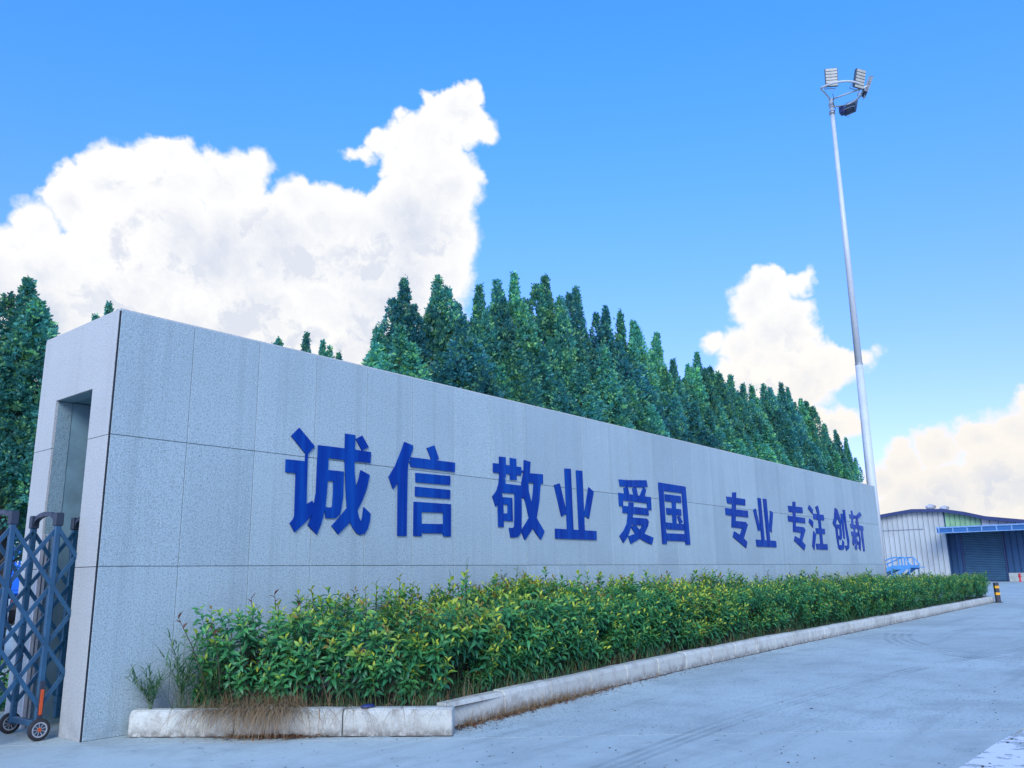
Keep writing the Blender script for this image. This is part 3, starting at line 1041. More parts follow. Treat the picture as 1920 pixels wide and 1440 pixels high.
hedge = tag(empty('hedge', (12, -1, 0.2)), 'long leafy green hedge with yellow new shoots in the kerbed bed before the wall', 'hedge')
rngp = random.Random(42)
VAR_N = [sprig(random.Random(900 + i), rngp.uniform(0.30, 0.44), rngp.randint(13, 17), rngp.uniform(0.105, 0.145), 0.048, young=(0.08, 0.18, 0.32, 0.50, 0.7)[i % 5], red=(0.18 if i in (3, 8, 14) else 0)) for i in range(16)]
VAR_F = [sprig(random.Random(950 + i), 0.38, 12, 0.125, 0.050, young=(0.15, 0.3, 0.45)[i % 3], red=0, fine=False) for i in range(9)]

rng = random.Random(77)
spots = []        # x, y, z, rx, ry, rz, scale, near
x = 0.72


def bare(x, z):
    return z < 0.62 and math.sin(x * 5.3 + z * 4) + math.sin(x * 2.1 - z * 7 + 1.0) < -0.75


def add_spot(x, y, z, out, s):
    if bare(x, z):
        return
    # lean the shoot outwards by `out` towards -Y (or towards the chamfer normal)
    nx, ny = (-0.78, -0.62) if x < 2.3 else (0.0, -1.0)
    a = rng.uniform(-0.3, 0.3)
    spots.append((x, y, z, nx * out + rng.gauss(0, 0.14), ny * out + rng.gauss(0, 0.14), rng.uniform(0, 6.28), s))


def scatter(x0, x1, per_top, per_front, per_in):
    n = int((x1 - x0) * per_top)
    for _ in range(n):
        x = rng.uniform(x0, x1)
        yf, yb = hedge_front(x), hedge_back(x)
        if yb - yf < 0.1:
            continue
        y = rng.uniform(yf + 0.02, yb)
        add_spot(x, y, hedge_top(x, y) - 0.40 + rng.gauss(0, 0.085), 0.18 * max(0, 1 - (y - yf) / 0.6), rng.uniform(0.6, 1.3))
    for _ in range(int((x1 - x0) * per_front)):
        x = rng.uniform(x0, x1)
        yf = hedge_front(x)
        u = rng.random()
        z = 0.24 + u * 0.72
        add_spot(x, yf + rng.uniform(-0.06, 0.16) - 0.10 * math.sin(math.pi * u), z, rng.uniform(0.35, 1.0), rng.uniform(0.7, 1.1))
    for _ in range(int((x1 - x0) * per_front * 0.3)):
        x = rng.uniform(x0, x1)
        add_spot(x, hedge_front(x) + rng.uniform(-0.02, 0.18), rng.uniform(0.16, 0.36), rng.uniform(0.3, 0.9), rng.uniform(0.7, 1.05))
    for _ in range(int((x1 - x0) * per_in)):
        x = rng.uniform(x0, x1)
        yf, yb = hedge_front(x), hedge_back(x)
        if yb - yf < 0.2:
            continue
        y = rng.uniform(yf + 0.12, min(yb, yf + 0.75))
        add_spot(x, y, rng.uniform(0.25, 0.80), 0.3, rng.uniform(0.8, 1.3))


scatter(1.10, 1.5, 60, 70, 30)
scatter(1.5, 2.45, 90, 95, 50)
scatter(2.45, 12.0, 110, 82, 50)
NEAR_N = len(spots)
scatter(12.0, 24.0, 85, 60, 25)
scatter(24.0, 39.3, 62, 44, 12)
for _ in range(170):                              # the far rounded end
    a = rng.uniform(-1.2, 1.2)
    add_spot(39.2 + rng.uniform(0, 0.3), rng.uniform(-0.9, 0.4), rng.uniform(0.3, 0.85), 0.0, 1.0)


def spot_matrix(s):
    x, y, z, dx, dy, rz, sc = s
    d = Vector((dx, dy, 1)).normalized()
    q = Vector((0, 0, 1)).rotation_difference(d)
    return (q.to_matrix() @ Matrix.Rotation(rz, 3, 'Z')) * sc, (x, y, z)


def merge(items):
    V, Q, T = [], [], []
    b = 0
    for (v, q, t), s, k in items:
        m, o = spot_matrix(s)
        V.append(v @ np.array(m).T + np.array(o))
        Q.append(q + b)
        T.append(t * k)
        b += len(v)
    return np.concatenate(V), np.concatenate(Q), np.concatenate(T)


def tone(s):
    x, y, z = s[:3]
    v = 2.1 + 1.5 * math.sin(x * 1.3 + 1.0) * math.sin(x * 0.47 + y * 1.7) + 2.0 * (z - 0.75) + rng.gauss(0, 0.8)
    return max(0, min(4, int(v)))


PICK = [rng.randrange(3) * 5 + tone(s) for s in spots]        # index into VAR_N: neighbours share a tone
cam = np.array([-3.98, -8.68])
order = sorted(range(NEAR_N), key=lambda i: math.hypot(spots[i][0] - cam[0], spots[i][1] - cam[1]) - 1.2 * spots[i][2] + (0 if spots[i][1] - hedge_front(spots[i][0]) < 0.25 else 3.0))
solo = set(order[:270])
vm = [fast_mesh('sprig', v, q, M['leaf'], t) for v, q, t in VAR_N]
for i in sorted(solo):
    m, o = spot_matrix(spots[i])
    ob = link('sprig', vm[PICK[i]], hedge)
    ob.matrix_parent_inverse = Matrix()
    ob.matrix_local = Matrix.Translation(Vector(o) - hedge.location) @ m.to_4x4()
items = []
for i, s in enumerate(spots):
    if i in solo:
        continue
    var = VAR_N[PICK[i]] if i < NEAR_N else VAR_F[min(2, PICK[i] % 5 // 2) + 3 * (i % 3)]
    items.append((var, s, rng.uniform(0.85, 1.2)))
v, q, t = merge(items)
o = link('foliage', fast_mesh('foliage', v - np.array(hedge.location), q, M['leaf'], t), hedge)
o['kind'] = 'stuff'

# tall single shoots that stand above the clipped top; each leaf is a piece of its own
SHOOTS = [(0.98, -0.55, 1.16, 0.62, 1, -0.42), (1.10, -0.60, 1.06, 0.52, 1, -0.22), (1.50, -0.5, 1.32, 0.56, 1, 0), (1.80, -0.5, 1.36, 0.55, 1, 0), (2.0, -0.6, 1.28, 0.42, 1, 0.1), (2.15, -0.6, 1.24, 0.42, 0, 0),
          (1.62, -0.7, 1.24, 0.5, 0, 0), (1.92, -0.75, 1.30, 0.5, 0, 0.15), (2.32, -0.55, 1.40, 0.55, 0, -0.1), (2.5, -0.8, 1.30, 0.45, 0, 0.1), (2.95, -0.7, 1.38, 0.5, 0, 0), (3.2, -0.55, 1.46, 0.55, 0, -0.05), (3.4, -0.7, 1.40, 0.5, 0, 0), (3.75, -0.55, 1.44, 0.5, 0, 0.1), (4.2, -0.7, 1.34, 0.45, 0, 0), (4.75, -0.6, 1.40, 0.45, 1, 0), (5.35, -0.7, 1.42, 0.5, 0, 0), (6.2, -0.7, 1.42, 0.5, 0, 0), (6.9, -0.65, 1.40, 0.45, 0, 0.1), (7.3, -0.6, 1.44, 0.45, 0, 0), (9.0, -0.6, 1.44, 0.45, 0, 0), (2.75, -0.6, 1.32, 0.48, 0, 0), (3.55, -0.6, 1.52, 0.62, 0, 0.1), (3.98, -0.6, 1.40, 0.50, 0, 0), (4.45, -0.6, 1.24, 0.35, 0, 0), (5.05, -0.6, 1.36, 0.40, 0, 0),
          (5.95, -0.5, 1.64, 0.62, 0, 0.12), (6.5, -0.6, 1.30, 0.40, 1, 0), (7.7, -0.7, 1.34, 0.4, 1, 0), (8.1, -0.7, 1.42, 0.45, 1, 0.1), (8.55, -0.7, 1.46, 0.45, 0, 0),
          (9.3, -0.6, 1.48, 0.48, 0, 0.1), (10.3, -0.6, 1.40, 0.40, 0, 0), (14.9, -0.6, 1.44, 0.5, 1, 0), (15.6, -0.6, 1.50, 0.5, 1, 0), (17.0, -0.6, 1.46, 0.5, 1, 0.1), (18.3, -0.6, 1.38, 0.4, 1, 0),
          (21.5, -0.6, 1.42, 0.45, 1, 0), (23.0, -0.6, 1.40, 0.4, 0, 0)]
rng = random.Random(31)
leaf_meshes = {}


def one_leaf(kind, k):
    key = (kind, k)
    if key not in leaf_meshes:
        r = random.Random(hash(key) % 1000 + k * 17)
        v, q = leaf_geo(0.125, 0.050, 0.5 + 0.18 * k, True)
        base = {'g': GREEN_M, 'l': GREEN_L, 'y': YELLOW * 0.8 + GREEN_L * 0.2, 'r': RED}[kind]
        leaf_meshes[key] = fast_mesh('leaf', v, q, M['leaf'], np.repeat(base[None] * (0.8 + 0.15 * k), len(v), 0))
    return leaf_meshes[key]


for x, y, ztip, H, red, ln in SHOOTS:
    mb = MB()
    lx, ly = ln + rng.uniform(-0.1, 0.1), rng.uniform(-0.12, 0.05)
    base_z = ztip - H - 0.15
    P = lambda z: Vector((lx * z + 0.03 * math.sin(z * 5), ly * z, z))
    mb.tube([P(z) for z in (0, 0.15, 0.15 + H * 0.5, 0.15 + H)], 0.005, 5, radii=[0.008, 0.006, 0.005, 0.0025])
    st = mb.obj('shoot', M['stem'], hedge, True, Vector((x, y, base_z)) - hedge.location)
    n = 11
    for i in range(n):
        t = (i + 0.5) / n
        z = 0.18 + (H - 0.03) * t ** 0.9
        kind = ('r' if red and t > 0.7 else 'y' if t > 0.82 else 'l' if t > 0.5 else 'g')
        l = link('leaf', one_leaf(kind, rng.randint(0, 3)), st)
        sc = rng.uniform(0.8, 1.1) * (1 - 0.4 * max(0, t - 0.6) / 0.4)
        mm = Matrix.Translation(P(z)) @ Euler((rng.uniform(-0.4, 0.4), -0.2 - 0.9 * t * t + rng.uniform(-0.2, 0.2), i * 2.4 + rng.uniform(-0.3, 0.3))).to_matrix().to_4x4() @ Matrix.Scale(sc, 4)
        l.matrix_local = mm

# woody stems under the leaves
mb = MB()
rng = random.Random(8)
for _ in range(220):
    x = 1.2 + 20 * rng.random() ** 1.6
    yf = hedge_front(x)
    y = rng.uniform(yf + 0.12, yf + 0.7)
    if y > -0.1:
        continue
    p = Vector((x, y, 0.15))
    pts = [p]
    d = Vector((rng.uniform(-0.25, 0.25), rng.uniform(-0.45, 0.1), 1))
    for k in range(3):
        p = p + d * 0.24
        d = d + Vector((rng.uniform(-0.3, 0.3), rng.uniform(-0.3, 0.3), 0))
        pts.append(p.copy())
    mb.tube([q - hedge.location for q in pts], 0.006, 4, radii=[0.011, 0.009, 0.007, 0.004], caps=False)
o = mb.obj('woody_stems', M['stem'], hedge, True)
o['kind'] = 'stuff'


# ---- grass
def blades(items, name, mat):
    """items: (x,y,z, azimuth, length, lean, droop, width, colour)"""
    V, Q, T = [], [], []
    b = 0
    for x, y, z, az, L, lean, droop, w, c in items:
        ca, sa = math.cos(az), math.sin(az)
        seg = 5
        px, pz, ang = 0.0, 0.0, lean
        for i in range(seg):
            t = i / (seg - 1)
            ww = w * (1 - 0.85 * t) / 2
            V += [(x + ca * px - sa * ww, y + sa * px + ca * ww, z + pz), (x + ca * px + sa * ww, y + sa * px - ca * ww, z + pz)]
            px += math.sin(ang) * L / (seg - 1)
            pz += math.cos(ang) * L / (seg - 1)
            ang += droop / (seg - 1)
            T += [c, c]
        for i in range(seg - 1):
            a = b + 2 * i
            Q.append((a, a + 1, a + 3, a + 2))
        b += 2 * seg
    return fast_mesh(name, np.array(V), np.array(Q), mat, np.array(T))


rng = random.Random(19)
DRY = [(0.34, 0.24, 0.12), (0.28, 0.19, 0.10), (0.40, 0.31, 0.19), (0.22, 0.15, 0.08), (0.36, 0.22, 0.10)]
GRN = [(0.05, 0.17, 0.07), (0.08, 0.22, 0.07), (0.12, 0.22, 0.06), (0.04, 0.13, 0.06)]


def kerb_pt(s, line):
    pts = [Vector(p) for p in line]
    for a, b in zip(pts, pts[1:]):
        L = (b - a).length
        if s <= L:
            d = (b - a) / L
            return a + d * s, d
        s -= L
    return pts[-1], (pts[-1] - pts[-2]).normalized()


items = []
# hanging tussocks over the chamfer kerb (dense), thin ones along the long kerb
for c, n, spread in ((0.80, 110, 0.16), (1.02, 320, 0.14), (1.30, 260, 0.14), (1.50, 480, 0.11), (1.75, 90, 0.12), (2.25, 40, 0.15), (2.9, 30, 0.2)):
    for _ in range(n):
        s = rng.gauss(c, spread)
        p, d = kerb_pt(max(0.1, min(3.2, s)), KERB)
        inn = Vector((-d.y, d.x))
        hang = rng.random() < 0.55
        off = rng.uniform(-0.01, 0.07) if hang else rng.uniform(0.05, 0.45)
        p = p + inn * off
        az = math.atan2(-inn.y, -inn.x) + rng.gauss(0, 0.7)
        L = rng.uniform(0.30, 0.58) if hang else rng.uniform(0.12, 0.36)
        items.append((p.x, p.y, 0.24 + rng.uniform(-0.03, 0.05), az, L, rng.uniform(1.15, 1.55) if hang else rng.uniform(0.2, 1.2), rng.uniform(1.3, 1.9) if hang else rng.uniform(0.9, 2.4), rng.uniform(0.004, 0.008), rng.choice(DRY)))
for _ in range(900):
    s = 12 * rng.random() ** 1.5
    p, d = kerb_pt(s, KERB2)
    inn = Vector((-d.y, d.x))
    clump = 0.5 + 0.5 * math.sin(s * 3.1) * math.sin(s * 1.3 + 2)
    if rng.random() > clump:
        continue
    p = p + inn * rng.uniform(0.10, 0.45)
    items.append((p.x, p.y, 0.22, rng.uniform(0, 6.28) if rng.random() < 0.5 else math.atan2(-inn.y, -inn.x) + rng.gauss(0, 0.6), rng.uniform(0.12, 0.4), rng.uniform(0.1, 0.9), rng.uniform(0.4, 1.8), rng.uniform(0.003, 0.006), rng.choice(DRY)))
# dry tufts rooted in the crack in front of the kerb
for c, n, spr in ((0.35, 110, 0.14), (0.95, 240, 0.20), (1.55, 330, 0.26), (2.15, 260, 0.25), (2.7, 150, 0.25), (3.4, 60, 0.2), (4.7, 40, 0.3)):
    for _ in range(n):
        s = rng.gauss(c, spr)
        p, d = kerb_pt(max(0.02, s), KERB2)
        inn = Vector((-d.y, d.x))
        p = p - inn * rng.uniform(0.0, 0.12)
        items.append((p.x, p.y, 0.0, rng.uniform(0, 6.28), rng.uniform(0.06, 0.24), rng.uniform(0.1, 1.1), rng.uniform(0.2, 1.5), rng.uniform(0.003, 0.005), rng.choice(DRY)))
for _ in range(160):
    p, d = kerb_pt(rng.gauss(1.45, 0.35), KERB)
    inn = Vector((-d.y, d.x))
    p = p - inn * rng.uniform(0.0, 0.10)
    items.append((p.x, p.y, 0.003, rng.uniform(0, 6.28), rng.uniform(0.06, 0.2), rng.uniform(0.8, 1.5), rng.uniform(0.0, 0.5), 0.004, rng.choice(DRY)))
tag(link('dry_grass', blades(items, 'dry_grass', M['grass'])), 'withered straw-coloured grass hanging over and growing along the pale kerb stones', 'dry grass', kind='stuff')

items = []
for _ in range(1500):
    s = 30 * rng.random() ** 1.7
    p, d = kerb_pt(s, KERB2)
    inn = Vector((-d.y, d.x))
    p = p + inn * rng.uniform(0.16, 0.55)
    items.append((p.x, p.y, 0.2, rng.uniform(0, 6.28), rng.uniform(0.12, 0.42), rng.uniform(0.05, 0.6), rng.uniform(0.3, 1.4), rng.uniform(0.004, 0.009), rng.choice(GRN)))
for _ in range(500):
    s = rng.uniform(0.3, 3.0)
    p, d = kerb_pt(s, KERB)
    inn = Vector((-d.y, d.x))
    p = p + inn * rng.uniform(0.2, 0.7)
    if p.y > -0.05:
        continue
    items.append((p.x, p.y, 0.2, rng.uniform(0, 6.28), rng.uniform(0.15, 0.5), rng.uniform(0.05, 0.6), rng.uniform(0.3, 1.4), rng.uniform(0.004, 0.008), rng.choice(GRN + DRY[:2])))
tag(link('grass', blades(items, 'grass', M['grass'])), 'green grass growing in the bed along the foot of the hedge', 'grass', kind='stuff')


# feathery weeds between the wall and the first stones of the kerb, and tall spikes at the wall
def weed(x, y, z0, H, n, leafL, label, seed, spike=False):
    r = random.Random(seed)
    t_ = tag(empty('weed', (x, y, z0)), label, 'weed', 'weeds along the wall')
    for k in range(n):
        mb = MB()
        lx, ly = r.uniform(-0.35, 0.35), r.uniform(-0.25, 0.08)
        h = H * r.uniform(0.65, 1.0)
        if spike:
            lx *= 0.3
            ly *= 0.2
        P = lambda q: Vector((lx * q * q, ly * q * q, h * q))
        mb.tube([P(0), P(0.33), P(0.66), P(1.0)], 0.003, 4, radii=[0.004, 0.0035, 0.0025, 0.0012], caps=False)
        stm = mb.obj('stem', M['weed_stem'], t_, True)
        its = []
        for j in range(44 if spike else 13):
            q = 0.25 + 0.75 * j / (44 if spike else 13)
            p = P(q)
            L = leafL * (1.15 - 0.6 * q) * r.uniform(0.7, 1.2)
            c = (0.10, 0.20, 0.10) if spike else r.choice(GRN)
            its.append((p.x, p.y, p.z, r.uniform(0, 6.28), L, r.uniform(0.25, 0.6) if spike else r.uniform(0.5, 1.1), r.uniform(-0.2, 0.3) if spike else r.uniform(0.3, 1.2), 0.006 if spike else 0.014, c))
        link('leaves', blades(its, 'leaves', M['grass']), stm)['kind'] = 'stuff'
    return t_


M['weed_stem'] = simple('weed_stem', (0.10, 0.15, 0.08), 0.7)
weed(0.58, -0.20, 0.2, 0.50, 9, 0.26, 'thin grassy weed beside the end of the kerb, nearest the open wall end', 1)
weed(0.85, -0.30, 0.2, 0.85, 10, 0.32, 'taller grassy weed leaning against the wall at the tip of the hedge', 2)
weed(1.10, -0.42, 0.2, 0.55, 9, 0.28, 'low grassy weed with drooping blades close behind the tip of the hedge', 3)
weed(4.97, -0.22, 0.4, 1.50, 1, 0.10, 'tall feathery weed spike, thinner of the two standing side by side below character 信', 4, True)
weed(5.28, -0.24, 0.4, 1.46, 3, 0.10, 'tall feathery weed with several spikes, bushier of the two below character 信', 5, True)
weed(6.72, -0.22, 0.4, 1.20, 1, 0.07, 'short feathery weed spike above the hedge between characters 信 and 敬', 6, True)
weed(8.55, -0.22, 0.4, 1.22, 3, 0.09, 'clump of feathery weed spikes above the hedge below character 业 beside 敬', 7, True)
weed(12.2, -0.22, 0.4, 1.18, 2, 0.09, 'feathery weed spikes above the hedge below character 国', 9, True)

# fallen brown leaves on the concrete by the kerb
V, Q, T = [], [], []
b = 0
rng = random.Random(55)
for _ in range(700):
    if rng.random() < 0.40:
        p, d = kerb_pt(rng.gauss(1.5, 0.22), KERB)
        p = p - Vector((-d.y, d.x)) * abs(rng.gauss(0.06, 0.05))
    else:
        p, d = kerb_pt(abs(rng.gauss(1.3, 1.3)), KERB2)
        p = p - Vector((-d.y, d.x)) * abs(rng.gauss(0.07, 0.06))
    v, q = leaf_geo(rng.uniform(0.03, 0.085), 0.022, rng.uniform(-0.4, 0.9), False)
    v = v @ euler_m(rng.uniform(-0.5, 0.5), rng.uniform(-0.1, 0.25), rng.uniform(0, 6.28)).T + np.array([p.x, p.y, 0.012])
    c = np.array(rng.choice([(0.26, 0.10, 0.05), (0.20, 0.12, 0.07), (0.32, 0.16, 0.07), (0.14, 0.08, 0.05)]))
    V.append(v)
    Q.append(q + b)
    T.append(np.repeat(c[None], len(v), 0))
    b += len(v)
tag(link('leaf_litter', fast_mesh('leaf_litter', np.concatenate(V), np.concatenate(Q), M['grass'], np.concatenate(T))), 'fallen brown leaves lying on the concrete against the kerb', 'fallen leaves', kind='stuff')
# loose grit and crumbs on the worn concrete
V, Q, T = [], [], []
b = 0
rng = random.Random(66)
octa = np.array([(1, 0, 0), (0, 1, 0), (-1, 0, 0), (0, -1, 0), (0, 0, 0.7), (0, 0, -0.3)], float)
octq = np.array([(0, 1, 4), (1, 2, 4), (2, 3, 4), (3, 0, 4)])
for _ in range(3600):
    if rng.random() < 0.45:
        p, d = kerb_pt(25 * rng.random() ** 1.6, KERB2)
        p = p - Vector((-d.y, d.x)) * abs(rng.gauss(0.05, 0.16))
    else:
        r_, a_ = 2.5 + 17 * rng.random() ** 1.4, rng.uniform(-0.10, 1.05)
        p = Vector((-3.98 + r_ * math.cos(a_), -8.68 + r_ * math.sin(a_)))
        if p.y > hedge_front(max(0.5, p.x)) - 0.6 or p.y > -0.4:
            continue
    s_ = rng.uniform(0.003, 0.009) * (1.6 if rng.random() < 0.08 else 1)
    v = octa * s_ * np.array([rng.uniform(0.7, 1.6), rng.uniform(0.7, 1.3), 1]) @ euler_m(0, 0, rng.uniform(0, 6.28)).T + np.array([p.x, p.y, 0.002])
    c = np.array(rng.choice([(0.05, 0.05, 0.05), (0.10, 0.10, 0.10), (0.16, 0.13, 0.10), (0.45, 0.45, 0.43)]))
    V.append(v)
    Q.append(octq + b)
    T.append(np.repeat(c[None], 6, 0))
    b += 6
tag(link('gravel', fast_mesh('gravel', np.concatenate(V), np.concatenate(Q), M['grass'], np.concatenate(T))), 'loose dark grit scattered over the worn concrete', 'grit', kind='stuff')

# flat dark stone on the kerb
mb = MB()
mb.lathe([(0.0, 0.0), (0.075, 0.004), (0.085, 0.018), (0.05, 0.032), (0.0, 0.036)], 14)
p, d = kerb_pt(2.42, KERB)
o = mb.obj('flat_stone', M['dark_unit'], None, True, (p.x + 0.06, p.y + 0.05, KH + 0.002))
o.scale = (1.0, 0.7, 1.0)
tag(o, 'small flat dark disc-shaped stone lying on top of the pale kerb', 'stone')


# ---- columnar junipers behind the wall
def tree_crown(seed, zmin=0.9):
    r = random.Random(seed)
    nr = np.random.default_rng(seed)
    H = 9.5
    flames = [(0, 0, H - 3.4, 3.4, r.uniform(0.34, 0.46)), (0, 0, H - 1.1, 1.1, 0.13)]
    for k in range(r.randint(1, 2)):
        a = r.uniform(0, 6.28)
        flames.append((0.22 * math.cos(a), 0.22 * math.sin(a), H - r.uniform(3.6, 4.4), r.uniform(2.4, 3.2), 0.34))
    for k in range(r.randint(4, 6)):
        a = k * 1.9 + r.uniform(-0.5, 0.5)
        q = r.uniform(0.12, 0.30)
        flames.append((q * math.cos(a), q * math.sin(a), H - r.uniform(1.5, 2.9), r.uniform(0.8, 1.4), r.uniform(0.15, 0.25)))
    nfl = r.randint(24, 34)
    for k in range(nfl):
        z = zmin + (7.4 - zmin) * (k + r.random()) / nfl
        env = 0.95 if z < 5.9 else 0.95 - 0.45 * (z - 5.9) / 1.6
        a = k * 2.4 + r.uniform(-0.4, 0.4)
        rr = env * r.uniform(0.55, 1.0)
        flames.append((rr * math.cos(a), rr * math.sin(a), z, r.uniform(1.2, 2.0), r.uniform(0.28, 0.46)))
    V, T = [], []
    for fi, (fx, fy, fz, fl, fr) in enumerate(flames):
        n = int(165 * fl * fr / 0.45)
        ftint = r.uniform(0.65, 1.35)
        for _ in range(n):
            t = r.random() ** 0.85
            rad = fr * (math.sin(math.pi * min(1, 0.18 + 0.82 * t) ** 0.8) * 0.9 + 0.10) * (1 - 0.42 * t * t)
            q = rad * math.sqrt(r.uniform(0.25, 1.05))
            a = r.uniform(0, 6.28)
            c = np.array([fx * (0.75 + 0.25 * (1 - t)) + q * math.cos(a), fy * (0.75 + 0.25 * (1 - t)) + q * math.sin(a), fz + fl * t])
            clump = r.uniform(0.75, 1.25) * ftint
            young = r.random() < 0.24
            for j in range(6):
                ll = r.uniform(0.065, 0.125)
                w = ll * 0.55
                d = np.array([math.cos(a) * 0.7 + r.gauss(0, 0.55), math.sin(a) * 0.7 + r.gauss(0, 0.55), 0.75 + r.gauss(0, 0.35)])
                d /= np.linalg.norm(d)
                s = np.cross(d, [r.gauss(0, 1), r.gauss(0, 1), r.gauss(0, 1)])
                s /= np.linalg.norm(s) + 1e-6
                up_ = np.cross(s, d)
                b0 = c + np.array([r.gauss(0, 0.03), r.gauss(0, 0.03), r.gauss(0, 0.04)])
                m_ = b0 + d * ll * 0.55
                V += [b0, m_ + s * w * 0.5 + up_ * 0.012, b0 + d * ll, m_ - s * w * 0.5 + up_ * 0.012]
                base = np.array([0.230, 0.560, 0.250]) if young else np.array([0.074, 0.330, 0.290])  # brighter clumps: young growth, with sunlit highlights painted into the leaf colour
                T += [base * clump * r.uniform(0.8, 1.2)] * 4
    V = np.array(V)
    Q = np.arange(len(V)).reshape(-1, 4)
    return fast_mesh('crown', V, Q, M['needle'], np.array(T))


def tree_trunk(seed):
    r = random.Random(seed + 500)
    mb = MB()
    mb.tube([(0, 0, -0.1), (0.02, 0, 1.5), (-0.02, 0.02, 4), (0, 0, 7.0), (0, 0, 8.8)], 0.1, 8, radii=[0.15, 0.12, 0.09, 0.05, 0.012])
    for k in range(14):
        z = 0.9 + 0.45 * k
        a = k * 2.4 + r.uniform(-0.4, 0.4)
        mb.tube([(0, 0, z), (0.30 * math.cos(a), 0.30 * math.sin(a), z + 0.35), (0.45 * math.cos(a), 0.45 * math.sin(a), z + 1.1)], 0.03, 5, radii=[0.035, 0.025, 0.008], caps=False)
    return mb.mesh('trunk', M['bark'], True)


NV = 10
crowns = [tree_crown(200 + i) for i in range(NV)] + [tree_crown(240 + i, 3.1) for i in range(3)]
trunks = [tree_trunk(200 + i) for i in range(NV + 3)]
rng = random.Random(4)


def juniper(x, y, H, label, group, k, wide=1.0):
    t_ = tag(empty('juniper_tree', (x, y, 0), rng.uniform(0, 6.28)), label, 'tree', group)
    s = H / 9.5
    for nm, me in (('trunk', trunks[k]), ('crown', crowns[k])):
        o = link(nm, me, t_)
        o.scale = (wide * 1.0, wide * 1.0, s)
    return t_


TENS = ['', '', 'twenty', 'thirty']
UNITS = ['', 'first', 'second', 'third', 'fourth', 'fifth', 'sixth', 'seventh', 'eighth', 'ninth', 'tenth', 'eleventh', 'twelfth', 'thirteenth', 'fourteenth', 'fifteenth', 'sixteenth', 'seventeenth', 'eighteenth', 'nineteenth']


def nth(n):
    if n < 20:
        return UNITS[n]
    return TENS[n // 10][:-1] + 'ieth' if n % 10 == 0 else TENS[n // 10] + '-' + UNITS[n % 10]


TALL = [(9.07, 8.44), (10.15, 8.74), (11.07, 8.33), (11.92, 9.04), (12.6, 9.37), (13.26, 9.74), (14.73, 10.07), (15.62, 9.54), (16.57, 10.22), (18.06, 9.96), (19.12, 10.03), (20.04, 9.93), (21.51, 9.8), (22.59, 9.02), (23.77, 9.07), (24.79, 9.76), (25.69, 9.32), (26.54, 9.26), (27.71, 9.35), (28.7, 9.15), (29.67, 9.22), (30.74, 9.42), (31.89, 9.49), (32.78, 9.83), (33.68, 9.78), (35.46, 9.53), (36.55, 9.59), (38.49, 8.66), (40.3, 8.59), (41.7, 8.36), (8.25, 7.03)]
FRONT = [(9.44, 7.2), (7.35, 6.5), (15.16, 7.67), (12.49, 7.13), (10.77, 6.81), (13.92, 6.9), (17.52, 7.57), (18.77, 6.94), (16.37, 6.87), (21.93, 6.88), (20.36, 6.83), (24.04, 6.59), (26.53, 6.91), (28.82, 7.42), (30.42, 6.72), (32.62, 6.49), (23.0, 6.3), (25.3, 6.4), (27.6, 6.3), (34.4, 6.6)]
TALL.sort()
FRONT.sort()
for i, (x, h) in enumerate(TALL):
    juniper(x, 5.2 + rng.uniform(-0.12, 0.12), h + 0.05, 'tall pointed evergreen, %s from the left in the back row behind the wall' % nth(i + 1), 'tall evergreens in the row behind the wall', i % NV, 0.98 if x < 39 else 0.75)
for i, (x, h) in enumerate(FRONT):
    juniper(x, 3.5 + rng.uniform(-0.15, 0.15), h + 0.05, 'shorter bushy evergreen, %s from the left in the front row behind the wall' % nth(i + 1), 'shorter evergreens in front of the tall row', (i * 3 + 1) % NV, 1.0)
juniper(10.35, 12.0, 8.6, 'distant evergreen showing only one small tip over the wall, left of the pair of tips', None, 2, 0.8)
juniper(11.35, 12.0, 9.0, 'distant evergreen showing its forked tip over the wall left of the tall row', None, 4, 0.8)
juniper(12.0, 12.0, 8.9, 'distant evergreen showing one narrow tip between the forked tip and the tall row', None, 5, 0.8)
juniper(12.65, 12.0, 8.62, 'distant evergreen whose tip barely clears the wall beside the tall row', None, 1, 0.8)
juniper(5.21, 12.0, 8.46, 'distant evergreen showing its tip above the end face of the wall', None, 0, 0.8)
juniper(4.97, 12.15, 8.1, 'distant evergreen with a low faint tip above the end face of the wall', None, 6, 0.8)
juniper(2.22, 9.0, 7.55, 'large dense evergreen with a thin spire beside the open end of the wall', None, NV, 1.0)
juniper(0.95, 9.9, 6.3, 'dense evergreen at the edge of the picture behind the folding gate', None, NV + 1, 1.25)
juniper(2.85, 10.2, 5.7, 'dense low evergreen half hidden behind the end of the wall', None, NV + 2, 1.0)


# ================================================================== RETRACTABLE GATE
gate = tag(empty('retractable_gate', (-0.2, 0.78, 0)), 'blue-grey folding trolley gate of arched posts and crossed bars at the open wall end', 'gate')
GO = Vector((-0.2, 0.78, 0))
YF, YR = 0.50, 1.10
GX = [-2.38, -1.945, -1.51, -1.075, -0.64, -0.21, 0.225, 0.66]
mb = MB()
mb.cbox((-0.031, -0.024, 0.10), (0.031, 0.024, 2.10), 0.010)
post_me = mb.mesh('post', M['gate_paint'])
mb = MB()
mb.cbox((-0.042, -0.036, 0), (0.042, 0.036, 0.135), 0.008)
cap_me = mb.mesh('cap', M['gate_cap'])
mb = MB()
pts = []
for i in range(11):
    a = math.pi * i / 10
    pts.append((0, YF + 0.03 + (YR - YF - 0.06) * (0.5 - 0.5 * math.cos(a)), 2.135 + 0.095 * math.sin(a)))
for p, q in zip(pts, pts[1:]):
    mb.bar(p, q, 0.045, 0.05, 0, (1, 0, 0))
arch_me = mb.mesh('arch', M['gate_cap'])
mb = MB()
mb.cbox((-0.025, YF, 0.12), (0.025, YR, 0.18), 0.006)
